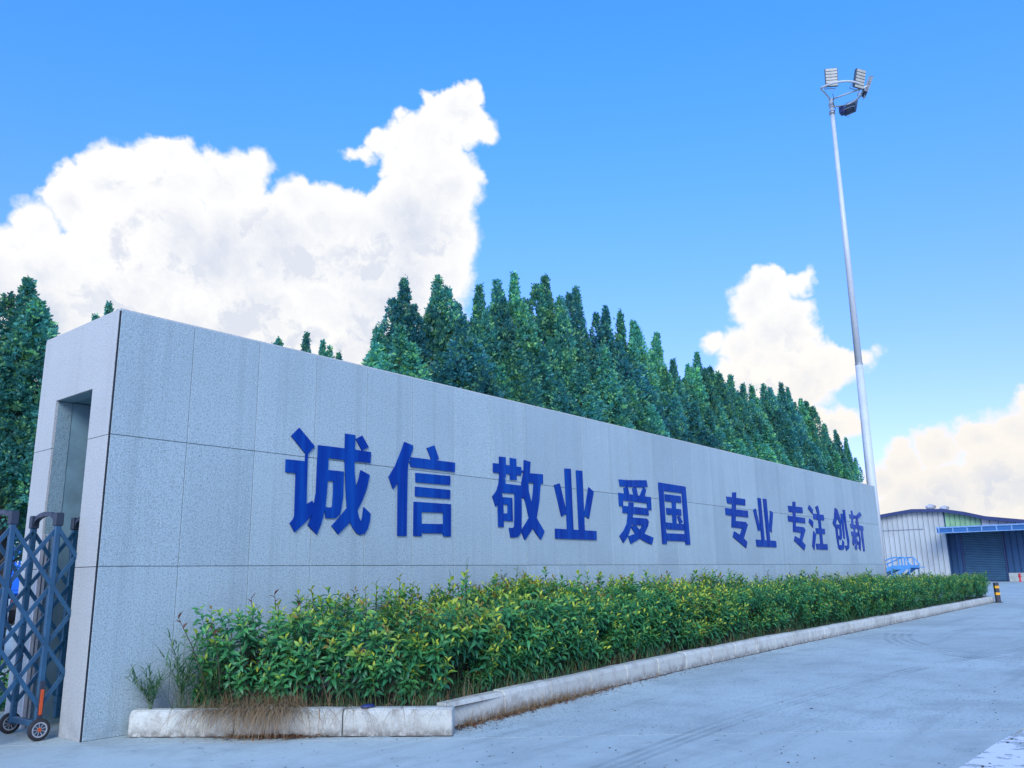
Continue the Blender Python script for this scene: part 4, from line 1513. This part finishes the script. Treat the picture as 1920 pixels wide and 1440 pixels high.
base_me = mb.mesh('base_rail', M['gate_paint'])
mb = MB()
mb.lathe([(0.068, -0.018), (0.095, -0.022), (0.104, -0.010), (0.104, 0.010), (0.095, 0.022), (0.068, 0.018)], 24, 'Y')
tyre_me = mb.mesh('tyre', M['rubber'], True)
mb = MB()
mb.lathe([(0.060, -0.020), (0.072, -0.020), (0.072, 0.020), (0.060, 0.020), (0.060, -0.020)], 24, 'Y')
for k in range(9):
    a = 2 * math.pi * k / 9
    mb.bar((0.015 * math.cos(a), 0, 0.015 * math.sin(a)), (0.064 * math.cos(a), 0, 0.064 * math.sin(a)), 0.006, 0.030, 0, (0, 1, 0))
rim_me = mb.mesh('rim', M['galv'])
mb = MB()
mb.lathe([(0.0, -0.024), (0.016, -0.024), (0.018, -0.018), (0.018, 0.018), (0.016, 0.024), (0.0, 0.024)], 12, 'Y')
hub_me = mb.mesh('hub', M['orange'])
mb = MB()
mb.lathe([(0.0, -0.012), (0.060, -0.012), (0.060, 0.012), (0.0, 0.012)], 20, 'Y')
disc_me = mb.mesh('wheel', M['gate_cap'])
mb = MB()
mb.cbox((-0.015, -0.012, 0), (0.015, 0.006, 0.24), 0.003)
refl_me = mb.mesh('reflector', M['orange'])
mb = MB()
mb.cbox((-0.026, -0.008, -0.02), (0.026, 0.008, 0.38), 0.004)
plate_me = mb.mesh('reflector_plate', M['gate_cap'])
for gx in GX:
    for yy in (YF, YR):
        link('post', post_me, gate, Vector((gx, yy, 0)) - GO)
        link('cap', cap_me, gate, Vector((gx, yy, 2.09)) - GO)
    link('arch', arch_me, gate, Vector((gx, 0, 0)) - GO)
for gx in (-1.945, -1.075, -0.21, 0.66):
    link('base_rail', base_me, gate, Vector((gx, 0, 0)) - GO)
    for yy, s in ((YF - 0.055, -1), (YR + 0.055, 1)):
        w_ = link('wheel', disc_me, gate, Vector((gx, yy, 0.105)) - GO, (0, rng.uniform(0, 6), 0))
        link('tyre', tyre_me, w_)
        link('rim', rim_me, w_)
        link('hub', hub_me, w_)
    link('reflector_plate', plate_me, gate, Vector((gx, YF - 0.033, 0.18)) - GO)
    link('reflector', refl_me, gate, Vector((gx, YF - 0.043, 0.24)) - GO)
DZ = 0.56
for yy, sgn in ((YF - 0.004, 1), (YR + 0.004, -1)):
    for a, b in zip(GX, GX[1:]):
        for lev in range(3):
            z = 0.32 + lev * 0.585
            mb = MB()
            m_ = Vector(((a + b) / 2, yy, z + DZ / 2))
            e = Vector(((b - a) / 2 - 0.012, 0, DZ / 2))
            mb.bar(-e + Vector((0, 0.017 * sgn, 0)), e + Vector((0, 0.017 * sgn, 0)), 0.038, 0.022)
            mb.obj('lattice_bar', M['gate_paint'], gate, False, m_ - GO)
            e = Vector(((b - a) / 2 - 0.012, 0, -DZ / 2))
            mb = MB()
            mb.bar(-e - Vector((0, 0.012 * sgn, 0)), e - Vector((0, 0.012 * sgn, 0)), 0.038, 0.022)
            mb.obj('lattice_bar', M['gate_paint'], gate, False, m_ - GO)
# loose cable sagging between two posts
mb = MB()
mb.tube([(-0.64 + 0.43 * i / 10, YR - 0.1, 0.78 - 0.18 * math.sin(math.pi * i / 10)) for i in range(11)], 0.006, 6)
mb.obj('cable', M['rubber'], gate, True, -GO)

# ================================================================== FLOODLIGHT MAST
B0, B1 = Vector((29.086, 0.62, 0.0)), Vector((29.816, 0.62, 21.36))
mast = tag(empty('floodlight_mast', B0), 'very tall white tapering floodlight mast behind the far end of the granite wall', 'lamp post')
H = (B1 - B0)


def on(t):
    return H * t


mb = MB()
mb.tube([on(0), on(0.44)], 0.2, 20, radii=[0.20, 0.145])
mb.obj('pole', M['pole'], mast, True)
mb = MB()
mb.tube([on(0.4401), on(0.98)], 0.2, 18, radii=[0.137, 0.080])
mb.obj('pole', M['pole'], mast, True)
mb = MB()
mb.tube([on(0.4398), on(0.4425)], 0.2, 20, radii=[0.151, 0.149])
mb.obj('joint_ring', M['galv'], mast, True)
mb = MB()
mb.tube([on(0.966), on(0.972)], 0.2, 16, radii=[0.125, 0.125])
mb.tube([on(0.985), on(0.988)], 0.2, 16, radii=[0.115, 0.115])
mb.obj('collar', M['galv'], mast, True)
mb = MB()
mb.tube([on(0.98), on(1.0)], 0.2, 16, radii=[0.10, 0.09])
mb.obj('pole_head', M['pole'], mast, True)
TOP = H.copy()
# plan directions: across the picture and away from the yard corner
RX, RY = Vector((0.266, -0.964, 0)), Vector((0.964, 0.266, 0))


def hp(u, v, w):
    return TOP + RX * u + RY * v + Vector((0, 0, w))


ring = []
for i in range(29):
    a = R(-124 + 194 * i / 28)
    ring.append(hp(0.25 + 1.05 * math.cos(a), -0.2 + 1.05 * math.sin(a), 0.0))
mb = MB()
mb.tube(ring, 0.045, 10)
mb.obj('ring_arm', M['pole'], mast, True)
for q in (ring[0], ring[17]):
    mb = MB()
    mb.tube([hp(0, 0, -0.02), q], 0.036, 8)
    mb.obj('spoke', M['pole'], mast, True)
mb = MB()
mb.tube([hp(0, 0, -0.38), ring[28]], 0.034, 8)
mb.obj('spoke', M['galv'], mast, True)


def floodlight(pos, face, tilt, label_none=None, foot=None):
    """flat LED lamp: body with fins at the back, lens bars in front, bracket loop"""
    f = Vector(face).normalized()
    rot = f.to_track_quat('Y', 'Z')
    mb = MB()
    mb.cbox((-0.26, -0.04, -0.39), (0.26, 0.04, 0.39), 0.012)
    for k in range(9):
        xx = -0.224 + 0.056 * k
        mb.box((xx - 0.007, -0.10, -0.36), (xx + 0.007, -0.0401, 0.36))
    fl = mb.obj('floodlight', M['lampbody'], mast, False, pos)
    fl.rotation_mode = 'QUATERNION'
    fl.rotation_quaternion = rot @ Euler((tilt, 0, 0)).to_quaternion()
    for k in range(6):
        z = -0.32 + 0.128 * k
        mb = MB()
        mb.cbox((-0.235, 0.041, z - 0.052), (0.235, 0.058, z + 0.052), 0.006)
        mb.obj('lens_bar', M['lampface'], fl)
    mb = MB()
    mb.tube([(-0.22, -0.05, -0.1), (-0.22, -0.28, -0.36), (0.22, -0.28, -0.36), (0.22, -0.05, -0.1)], 0.02, 6)
    mb.obj('bracket', M['galv'], fl)
    mb = MB()
    mb.tube([(0.10 * math.cos(R(a)) - 0.05, 0, -0.40 - 0.20 * abs(math.sin(R(a))) ** 0.7) for a in range(180, 361, 15)], 0.010, 5)
    mb.obj('safety_loop', M['galv'], fl)
    return fl


#LAMPS
def cdir(u, v, w):
    return RX * u + RY * v + Vector((0, 0, w))


floodlight(hp(0.12, -1.10, 0.36), cdir(0.30, -1.0, -0.20), 0)
floodlight(hp(1.20, -0.75, 0.20), cdir(0.85, -0.80, -0.40), 0)
floodlight(hp(1.50, -0.10, 0.12), cdir(1.0, 0.25, -0.45), 0)
floodlight(hp(0.78, 0.92, -0.10), cdir(0.45, 1.0, -0.55), 0)
mb = MB()
mb.cbox((-0.15, -0.12, -0.17), (0.15, 0.12, 0.17), 0.03)
mb.obj('driver_box', M['dark_unit'], mast, False, hp(0.42, 0.75, -0.25))
mb = MB()
mb.tube([hp(0.05, -0.05, -0.35), hp(0.13, -0.1, 0.0), hp(0.1, -0.05, 0.2)], 0.012, 6)
mb.tube([hp(0.08, -0.12, -0.2), hp(0.14, -0.12, -0.55), hp(0.06, -0.10, -0.75)], 0.012, 6)
mb.obj('cable', M['rubber'], mast, True)

# ================================================================== BOLLARD
bol = tag(empty('bollard', (37.83, -1.62, 0), 0.6), 'square dark bollard with two yellow bands standing past the far end of the kerb', 'bollard')
M['bollard'] = simple('bollard_black', (0.035, 0.045, 0.06), 0.5, 0, 0.25, 6.0)
M['yellow'] = simple('bollard_yellow', (0.80, 0.38, 0.01), 0.5, 0, 0.15, 6.0)
mb = MB()
mb.cbox((-0.085, -0.085, 0), (0.085, 0.085, 0.84), 0.012)
mb.obj('post', M['bollard'], bol)
for z in (0.32, 0.60):
    mb = MB()
    mb.cbox((-0.088, -0.088, z), (0.088, 0.088, z + 0.11), 0.006)
    mb.obj('band', M['yellow'], bol)
mb = MB()
mb.cbox((-0.13, -0.13, 0.001), (0.13, 0.13, 0.03), 0.006)
mb.obj('foot_plate', M['bollard'], bol)

# ================================================================== WAREHOUSE
WX = 97.0
M['clad'] = simple('white_cladding', (0.46, 0.50, 0.48), 0.5, 0.1, 0.08, 0.5)
M['clad_green'] = simple('green_translucent_sheet', (0.25, 0.47, 0.25), 0.5, 0, 0.12, 1.0)
M['trim'] = simple('dark_blue_trim', (0.03, 0.05, 0.14), 0.5, 0.1)
M['canopy'] = simple('blue_canopy_steel', (0.03, 0.14, 0.34), 0.45, 0.2, 0.1, 1.0)
M['shade_wall'] = simple('shaded_cladding', (0.022, 0.085, 0.19), 0.6, 0.1, 0.1, 0.6)  # shade below the canopy is put into this dark blue
M['shutter'] = simple('shutter_steel', (0.04, 0.12, 0.20), 0.5, 0.2, 0.1, 1.5)
M['roof'] = simple('roof_sheet', (0.16, 0.22, 0.30), 0.5, 0.2)
wh = tag(empty('warehouse', (WX, 8, 0)), 'low warehouse with white ribbed cladding, dark roof edge and deep blue loading canopy', 'building')
WO = Vector((WX, 8, 0))


def wb(name, mat, fn):
    mb = MB()
    fn(mb)
    return mb.obj(name, mat, wh, False, -WO)


PROF = [(40, 6.6), (34, 7.0), (25, 7.25), (18.77, 7.55), (17.31, 7.74), (15.48, 7.95), (12.34, 7.78), (10.28, 7.34), (8.31, 6.75), (4.94, 6.22), (0, 5.9), (-12, 5.4)]


def roof_z(y):
    for (a, b), (c, d) in zip(PROF, PROF[1:]):
        if c <= y <= a:
            return b + (d - b) * (a - y) / (a - c)
    return PROF[-1][1]


def clad_strip(y0, y1, z0, z1f, mat, x=WX, pitch=0.55, lean=0.0):
    """ribbed metal sheets, each one a part"""
    n = max(1, round((y1 - y0) / pitch))
    st = (y1 - y0) / n
    for k in range(n):
        a, b = y0 + k * st, y0 + (k + 1) * st - 0.035
        za, zb_ = z1f(a), z1f(b)
        mb = MB()
        prof = [(0.0, a), (-0.05, a + 0.03), (-0.05, a + 0.075), (0.0, a + 0.105), (0.0, b)]
        vs = []
        for dx, y in prof:
            vs += [(x + dx, y, z0), (x + dx, y, z1f(y))]
        m = len(prof)
        mb.add(vs, [(2 * i, 2 * i + 2, 2 * i + 3, 2 * i + 1) for i in range(m - 1)])
        mb.obj('cladding_sheet', mat, wh, False, Vector((rng.uniform(-0.006, 0.0), 0, 0)) - WO)


top = lambda y: roof_z(y) - 0.28
clad_strip(12.5, 14.6, 0.02, top, M['clad'])
clad_strip(14.6, 27.0, 0.02, lambda y: 5.73, M['clad'])
clad_strip(14.6, 27.0, 5.77, top, M['clad'], WX - 0.012)
wb('flashing', M['trim'], lambda m: m.box((WX - 0.06, 14.6, 5.73), (WX - 0.02, 27, 5.768)))
clad_strip(8.95, 12.4, 5.45, lambda y: roof_z(y) - 0.30, M['clad_green'], WX + 0.05, 0.5)
clad_strip(-10.0, 8.9, 5.45, lambda y: roof_z(y) - 0.30, M['clad'], WX + 0.05, 0.8)
# the body behind the sheets
def body(m):
    ys = [p[0] for p in PROF if -12 <= p[0] <= 40]
    vs, n = [], len(PROF)
    for x in (WX + 0.12, WX + 60):
        vs += [(x, y, z - 0.2) for y, z in PROF] + [(x, PROF[-1][0], 5.3), (x, PROF[0][0], 5.3)]
    k = n + 2
    m.add(vs, [tuple(range(k)), tuple(range(2 * k - 1, k - 1, -1))] + [(i, i + k, (i + 1) % k + k, (i + 1) % k) for i in range(k)])
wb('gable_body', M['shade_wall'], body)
def roofm(m):
    n = len(PROF)
    vs = []
    for x in (WX - 0.55, WX + 60.5):
        vs += [(x, y, z) for y, z in PROF] + [(x, y, z - 0.12) for y, z in PROF]
    o = 2 * n
    fs = []
    for i in range(n - 1):
        fs += [(i, i + 1, o + i + 1, o + i), (n + i, o + n + i, o + n + i + 1, n + i + 1), (i, n + i, n + i + 1, i + 1), (o + i, o + i + 1, o + n + i + 1, o + n + i)]
    fs += [(0, o, o + n, n), (n - 1, 2 * n - 1, o + 2 * n - 1, o + n - 1)]
    m.add(vs, fs)
wb('roof', M['roof'], roofm)
def fascia(m):
    n = len(PROF)
    vs = []
    for x in (WX - 0.62, WX - 0.56):
        vs += [(x, y, z + 0.03) for y, z in PROF] + [(x, y, z - 0.34) for y, z in PROF]
    o = 2 * n
    fs = []
    for i in range(n - 1):
        fs += [(i, n + i, n + i + 1, i + 1), (o + i, o + i + 1, o + n + i + 1, o + n + i), (i, i + 1, o + i + 1, o + i), (n + i, o + n + i, o + n + i + 1, n + i + 1)]
    m.add(vs, fs)
wb('roof_edge', M['trim'], fascia)
# recessed loading front below the canopy
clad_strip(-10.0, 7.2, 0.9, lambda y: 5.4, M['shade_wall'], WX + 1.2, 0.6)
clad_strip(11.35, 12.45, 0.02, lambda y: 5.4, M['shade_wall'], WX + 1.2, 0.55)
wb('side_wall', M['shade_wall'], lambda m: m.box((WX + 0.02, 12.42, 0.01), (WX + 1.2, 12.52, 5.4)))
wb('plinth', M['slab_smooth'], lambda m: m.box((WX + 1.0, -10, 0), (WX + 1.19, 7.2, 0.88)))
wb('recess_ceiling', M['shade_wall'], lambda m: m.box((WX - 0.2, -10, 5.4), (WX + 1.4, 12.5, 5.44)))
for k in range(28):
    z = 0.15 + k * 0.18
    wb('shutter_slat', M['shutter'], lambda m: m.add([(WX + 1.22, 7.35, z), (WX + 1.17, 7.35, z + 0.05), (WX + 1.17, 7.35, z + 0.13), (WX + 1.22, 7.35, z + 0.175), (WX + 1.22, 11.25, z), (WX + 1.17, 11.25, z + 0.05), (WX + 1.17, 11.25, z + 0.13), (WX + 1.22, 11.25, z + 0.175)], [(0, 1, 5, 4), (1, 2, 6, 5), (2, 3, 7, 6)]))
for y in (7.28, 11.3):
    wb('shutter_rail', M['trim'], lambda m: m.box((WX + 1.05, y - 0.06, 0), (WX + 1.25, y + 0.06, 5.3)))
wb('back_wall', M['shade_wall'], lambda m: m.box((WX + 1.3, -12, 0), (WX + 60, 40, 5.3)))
# canopy: a shallow blue frame with ribs
CX = WX - 3.2
def can(m):
    m.add([(CX, 12.55, 5.62), (CX, -10, 5.62), (WX - 0.05, -10, 5.40), (WX - 0.05, 12.55, 5.40), (CX, 12.55, 5.70), (CX, -10, 5.70), (WX - 0.05, -10, 5.48), (WX - 0.05, 12.55, 5.48)],
          [(0, 1, 2, 3), (7, 6, 5, 4), (0, 4, 5, 1), (1, 5, 6, 2), (2, 6, 7, 3), (3, 7, 4, 0)])
wb('canopy', M['canopy'], can)
wb('canopy_fascia', M['canopy'], lambda m: m.box((CX - 0.12, -10, 5.16), (CX - 0.02, 12.6, 5.60)))
M['canopy_lite'] = simple('pale_blue_gutter', (0.20, 0.36, 0.58), 0.4, 0.2)
wb('gutter', M['canopy_lite'], lambda m: m.box((CX - 0.22, -10, 5.602), (CX + 0.1, 12.65, 5.74)))
wb('lower_edge', M['canopy_lite'], lambda m: m.box((CX - 0.16, -10, 5.08), (CX - 0.0, 12.6, 5.158)))
for k in range(15):
    y = 12.4 - 1.35 * k
    wb('canopy_rib', M['canopy_lite'], lambda m: m.box((CX - 0.19, y - 0.06, 5.165), (CX - 0.122, y + 0.06, 5.60)))
mb = MB()
mb.box((WX + 0.95, 0.3, 0.9), (WX + 1.15, 0.6, 2.2))


# turbine roof ventilators
def ventilator(y, z, s, label):
    v_ = tag(empty('roof_ventilator', (WX + 3.0, y, z)), label, 'ventilator')
    mb = MB()
    mb.lathe([(0.34 * s, -0.5), (0.34 * s, 0.12)], 18)
    mb.obj('neck', M['galv'], v_, True)
    mb = MB()
    n = 18
    for k in range(n):
        a0, a1 = 2 * math.pi * k / n, 2 * math.pi * (k + 0.72) / n
        vs = []
        for rr, h in ((0.36, 0.12), (0.52, 0.24), (0.56, 0.38), (0.48, 0.52), (0.24, 0.60)):
            vs += [(rr * s * math.cos(a0), rr * s * math.sin(a0), h * s + 0.06), (rr * 0.93 * s * math.cos(a1), rr * 0.93 * s * math.sin(a1), h * s + 0.06)]
        mb.add(vs, [(2 * i, 2 * i + 1, 2 * i + 3, 2 * i + 2) for i in range(4)])
    mb.obj('vanes', M['steel'], v_)
    mb = MB()
    mb.lathe([(0.28 * s, 0.58 * s + 0.06), (0.2 * s, 0.66 * s + 0.06), (0.0, 0.69 * s + 0.06)], 18)
    mb.obj('top_cap', M['steel'], v_, True)


ventilator(14.3, 7.90, 1.0, 'silver turbine ventilator nearer the roof peak, higher of the two on the warehouse')
ventilator(12.9, 7.72, 0.9, 'silver turbine ventilator lower down beside the first on the warehouse roof')

# red hydrant-like post at the foot of the far wall
hy = tag(empty('hydrant', (WX - 1.0, 5.95, 0)), 'small red hydrant standing on the concrete before the warehouse', 'hydrant')
M['red'] = simple('red_paint', (0.60, 0.03, 0.05), 0.45)
mb = MB()
mb.lathe([(0.15, 0.0), (0.15, 0.06), (0.09, 0.08), (0.09, 0.62), (0.13, 0.64), (0.13, 0.70), (0.10, 0.80), (0.0, 0.86)], 14)
mb.obj('body', M['red'], hy, True)
mb = MB()
mb.lathe([(0.0, -0.17), (0.055, -0.17), (0.055, 0.17), (0.0, 0.17)], 10, 'Y', (0, 0, 0.5))
mb.obj('outlet', M['red'], hy, True)

# ================================================================== LOADING RAMP (mobile yard ramp)
ramp = tag(empty('loading_ramp', (62, 8.4, 0), R(-6)), 'light blue steel loading ramp with railings parked before the warehouse wall', 'loading ramp')
M['ramp'] = simple('ramp_blue', (0.10, 0.32, 0.60), 0.4, 0.2, 0.12, 2.0)
def rb(name, fn):
    mb = MB()
    fn(mb)
    return mb.obj(name, M['ramp'], ramp)
Wd = 0.9
# local y runs across the picture (positive = left), local x is depth
for sx in (-Wd, Wd):
    rb('side_beam', lambda m: m.bar((sx, 2.6, 0.62), (sx, 0.25, 1.62), 0.26, 0.08, 0, (1, 0, 0)))
    rb('side_beam', lambda m: m.bar((sx, 0.25, 1.60), (sx, -0.95, 1.60), 0.30, 0.08, 0, (1, 0, 0)))
    rb('brace', lambda m: m.bar((sx, -0.6, 1.48), (sx, 1.0, 0.45), 0.20, 0.07, 0, (1, 0, 0)))
    rb('handrail', lambda m: m.tube([(sx, 2.55, 0.62 + 0.78), (sx, 0.25, 2.30), (sx, -0.62, 2.30), (sx, -1.02, 1.75)], 0.045, 8))
    for y, z0, z1 in ((1.3, 1.1, 1.92), (0.25, 1.6, 2.30), (-0.2, 1.6, 2.30), (-0.62, 1.6, 2.30)):
        rb('rail_post', lambda m: m.bar((sx, y, z0), (sx, y, z1), 0.07, 0.07, 0, (1, 0, 0)))
    rb('leg', lambda m: m.bar((sx, 0.35, 0.0), (sx, 0.35, 1.5), 0.12, 0.12, 0, (1, 0, 0)))
    rb('leg', lambda m: m.bar((sx, -0.88, 0.0), (sx, -0.88, 1.5), 0.06, 0.06, 0, (1, 0, 0)))
rb('deck', lambda m: m.add([(-Wd, 2.6, 0.60), (Wd, 2.6, 0.60), (Wd, 0.25, 1.66), (-Wd, 0.25, 1.66), (Wd, -0.95, 1.66), (-Wd, -0.95, 1.66), (-Wd, 2.6, 0.54), (Wd, 2.6, 0.54), (Wd, 0.25, 1.58), (-Wd, 0.25, 1.58), (Wd, -0.95, 1.58), (-Wd, -0.95, 1.58)],
                           [(0, 1, 2, 3), (3, 2, 4, 5), (7, 6, 9, 8), (8, 9, 11, 10), (0, 3, 9, 6), (3, 5, 11, 9), (1, 7, 8, 2), (2, 8, 10, 4), (0, 6, 7, 1), (5, 4, 10, 11)]))
rb('lip', lambda m: m.box((-Wd, -1.35, 1.56), (Wd, -0.96, 1.62)))
mb = MB()
mb.lathe([(0.0, -0.12), (0.36, -0.12), (0.40, -0.08), (0.40, 0.08), (0.36, 0.12), (0.0, 0.12)], 18, 'X', (0, 0, 0))
for sx in (-0.75, 0.75):
    mb.obj('wheel', M['rubber'], ramp, True, (sx, -0.25, 0.40))

# ================================================================== TRUCK BEHIND THE GATE
trk = tag(empty('truck', (8.7, 27.5, 0), R(-21)), 'bright blue box truck with white markings seen through the folding gate', 'truck')
M['truck_blue'] = simple('truck_blue', (0.01, 0.14, 0.62), 0.35, 0.0, 0.08, 0.8)
M['white'] = simple('white_print', (0.75, 0.78, 0.82), 0.5)
M['dark'] = simple('chassis_black', (0.02, 0.022, 0.025), 0.6)
M['glassy'] = simple('lamp_red', (0.35, 0.02, 0.02), 0.2)
mb = MB()
mb.cbox((-1.2, 0, 1.15), (1.2, 6.5, 3.95), 0.04)
mb.obj('box_body', M['truck_blue'], trk)
mb = MB()
mb.cbox((-0.45, 0.1, 0.75), (0.45, 8.3, 1.10), 0.02)
mb.cbox((-1.15, -0.02, 0.55), (1.15, 0.10, 0.75), 0.02)
mb.obj('chassis', M['dark'], trk)
mb = MB()
mb.cbox((-1.15, 6.7, 0.9), (1.15, 8.4, 3.1), 0.12)
mb.obj('cab', M['truck_blue'], trk)
mb = MB()
for z in (1.35, 1.95, 2.55, 3.15, 3.75):
    mb.cbox((-1.15, -0.035, z - 0.03), (1.15, -0.001, z + 0.03), 0.008)
for x in (-1.12, -0.02, 1.12):
    mb.cbox((x - 0.035, -0.04, 1.2), (x + 0.035, -0.002, 3.9), 0.008)
mb.obj('door_frame', M['truck_blue'], trk)
for sx in (-0.85, 0.85):
    for yy in (1.4, 7.4):
        mb = MB()
        mb.lathe([(0.0, -0.2), (0.3, -0.2), (0.48, -0.18), (0.5, -0.1), (0.5, 0.1), (0.48, 0.18), (0.3, 0.2), (0.0, 0.2)], 20, 'X')
        mb.obj('wheel', M['rubber'], trk, True, (sx, yy, 0.5))
    mb = MB()
    mb.cbox((sx - 0.14, -0.05, 0.84), (sx + 0.14, -0.021, 0.98), 0.01)
    mb.obj('tail_lamp', M['glassy'], trk)
# leaping-animal swoosh and two characters
mb = MB()
def ink(pts):
    mb.add([(x, -0.048, z) for x, z in pts] + [(x, -0.0425, z) for x, z in pts], [tuple(range(len(pts)))] + [tuple(range(2 * len(pts) - 1, len(pts) - 1, -1))])
ink([(0.10, 2.96), (0.30, 3.02), (0.50, 3.12), (0.72, 3.18), (0.86, 3.26), (0.84, 3.16), (0.98, 3.12), (0.84, 3.08), (0.74, 2.98), (0.56, 2.96), (0.40, 2.90), (0.26, 2.92)])
ink([(0.42, 2.90), (0.52, 2.93), (0.40, 2.82), (0.28, 2.80)])
ink([(0.66, 2.94), (0.74, 2.95), (0.82, 2.84), (0.76, 2.83)])
def st(x0, z0, x1, z1, w=0.045):
    d = Vector((x1 - x0, z1 - z0)).normalized()
    n_ = Vector((-d.y, d.x)) * w / 2
    ink([(x0 - n_.x, z0 - n_.y), (x1 - n_.x, z1 - n_.y), (x1 + n_.x, z1 + n_.y), (x0 + n_.x, z0 + n_.y)])
for (a, b_, c, d_) in [(0.22, 2.62, 0.54, 2.62), (0.38, 2.70, 0.38, 2.62), (0.28, 2.60, 0.32, 2.52), (0.48, 2.60, 0.44, 2.52), (0.18, 2.50, 0.58, 2.50), (0.26, 2.44, 0.50, 2.44), (0.26, 2.44, 0.26, 2.24), (0.50, 2.44, 0.50, 2.24), (0.26, 2.34, 0.50, 2.34), (0.26, 2.24, 0.50, 2.24),
                       (0.70, 2.60, 1.08, 2.60), (0.88, 2.70, 0.72, 2.38), (0.78, 2.48, 1.04, 2.48), (0.78, 2.48, 0.78, 2.28), (1.04, 2.48, 1.04, 2.28), (0.91, 2.56, 0.91, 2.20)]:
    st(a, b_, c, d_)
mb.obj('white_markings', M['white'], trk)


# low shrub seen past the far pier of the wall
def small_shrub(x, y, h, w, label, seed):
    t_ = tag(empty('shrub', (x, y, 0)), label, 'shrub')
    r = random.Random(seed)
    its = []
    for k in range(90):
        a, q = r.uniform(0, 6.28), r.random() ** 0.5
        s = (w * q * math.cos(a), w * q * math.sin(a), h * 0.6 * (1 - q * q) * r.random(), math.cos(a) * q * 0.8, math.sin(a) * q * 0.8, r.uniform(0, 6.28), r.uniform(0.8, 1.2))
        its.append((VAR_F[k % 9], s, r.uniform(0.9, 1.4)))
    v, q, t = merge(its)
    link('foliage', fast_mesh('foliage', v, q, M['leaf'], t), t_)['kind'] = 'stuff'
    mb = MB()
    for k in range(5):
        a = k * 1.26
        mb.tube([(0, 0, 0), (w * 0.5 * math.cos(a), w * 0.5 * math.sin(a), h * 0.7)], 0.01, 5, radii=[0.014, 0.005])
    mb.obj('stem', M['stem'], t_)


small_shrub(0.35, 3.4, 0.5, 0.4, 'small round green shrub on the ground behind the wheels of the folding gate', 3)
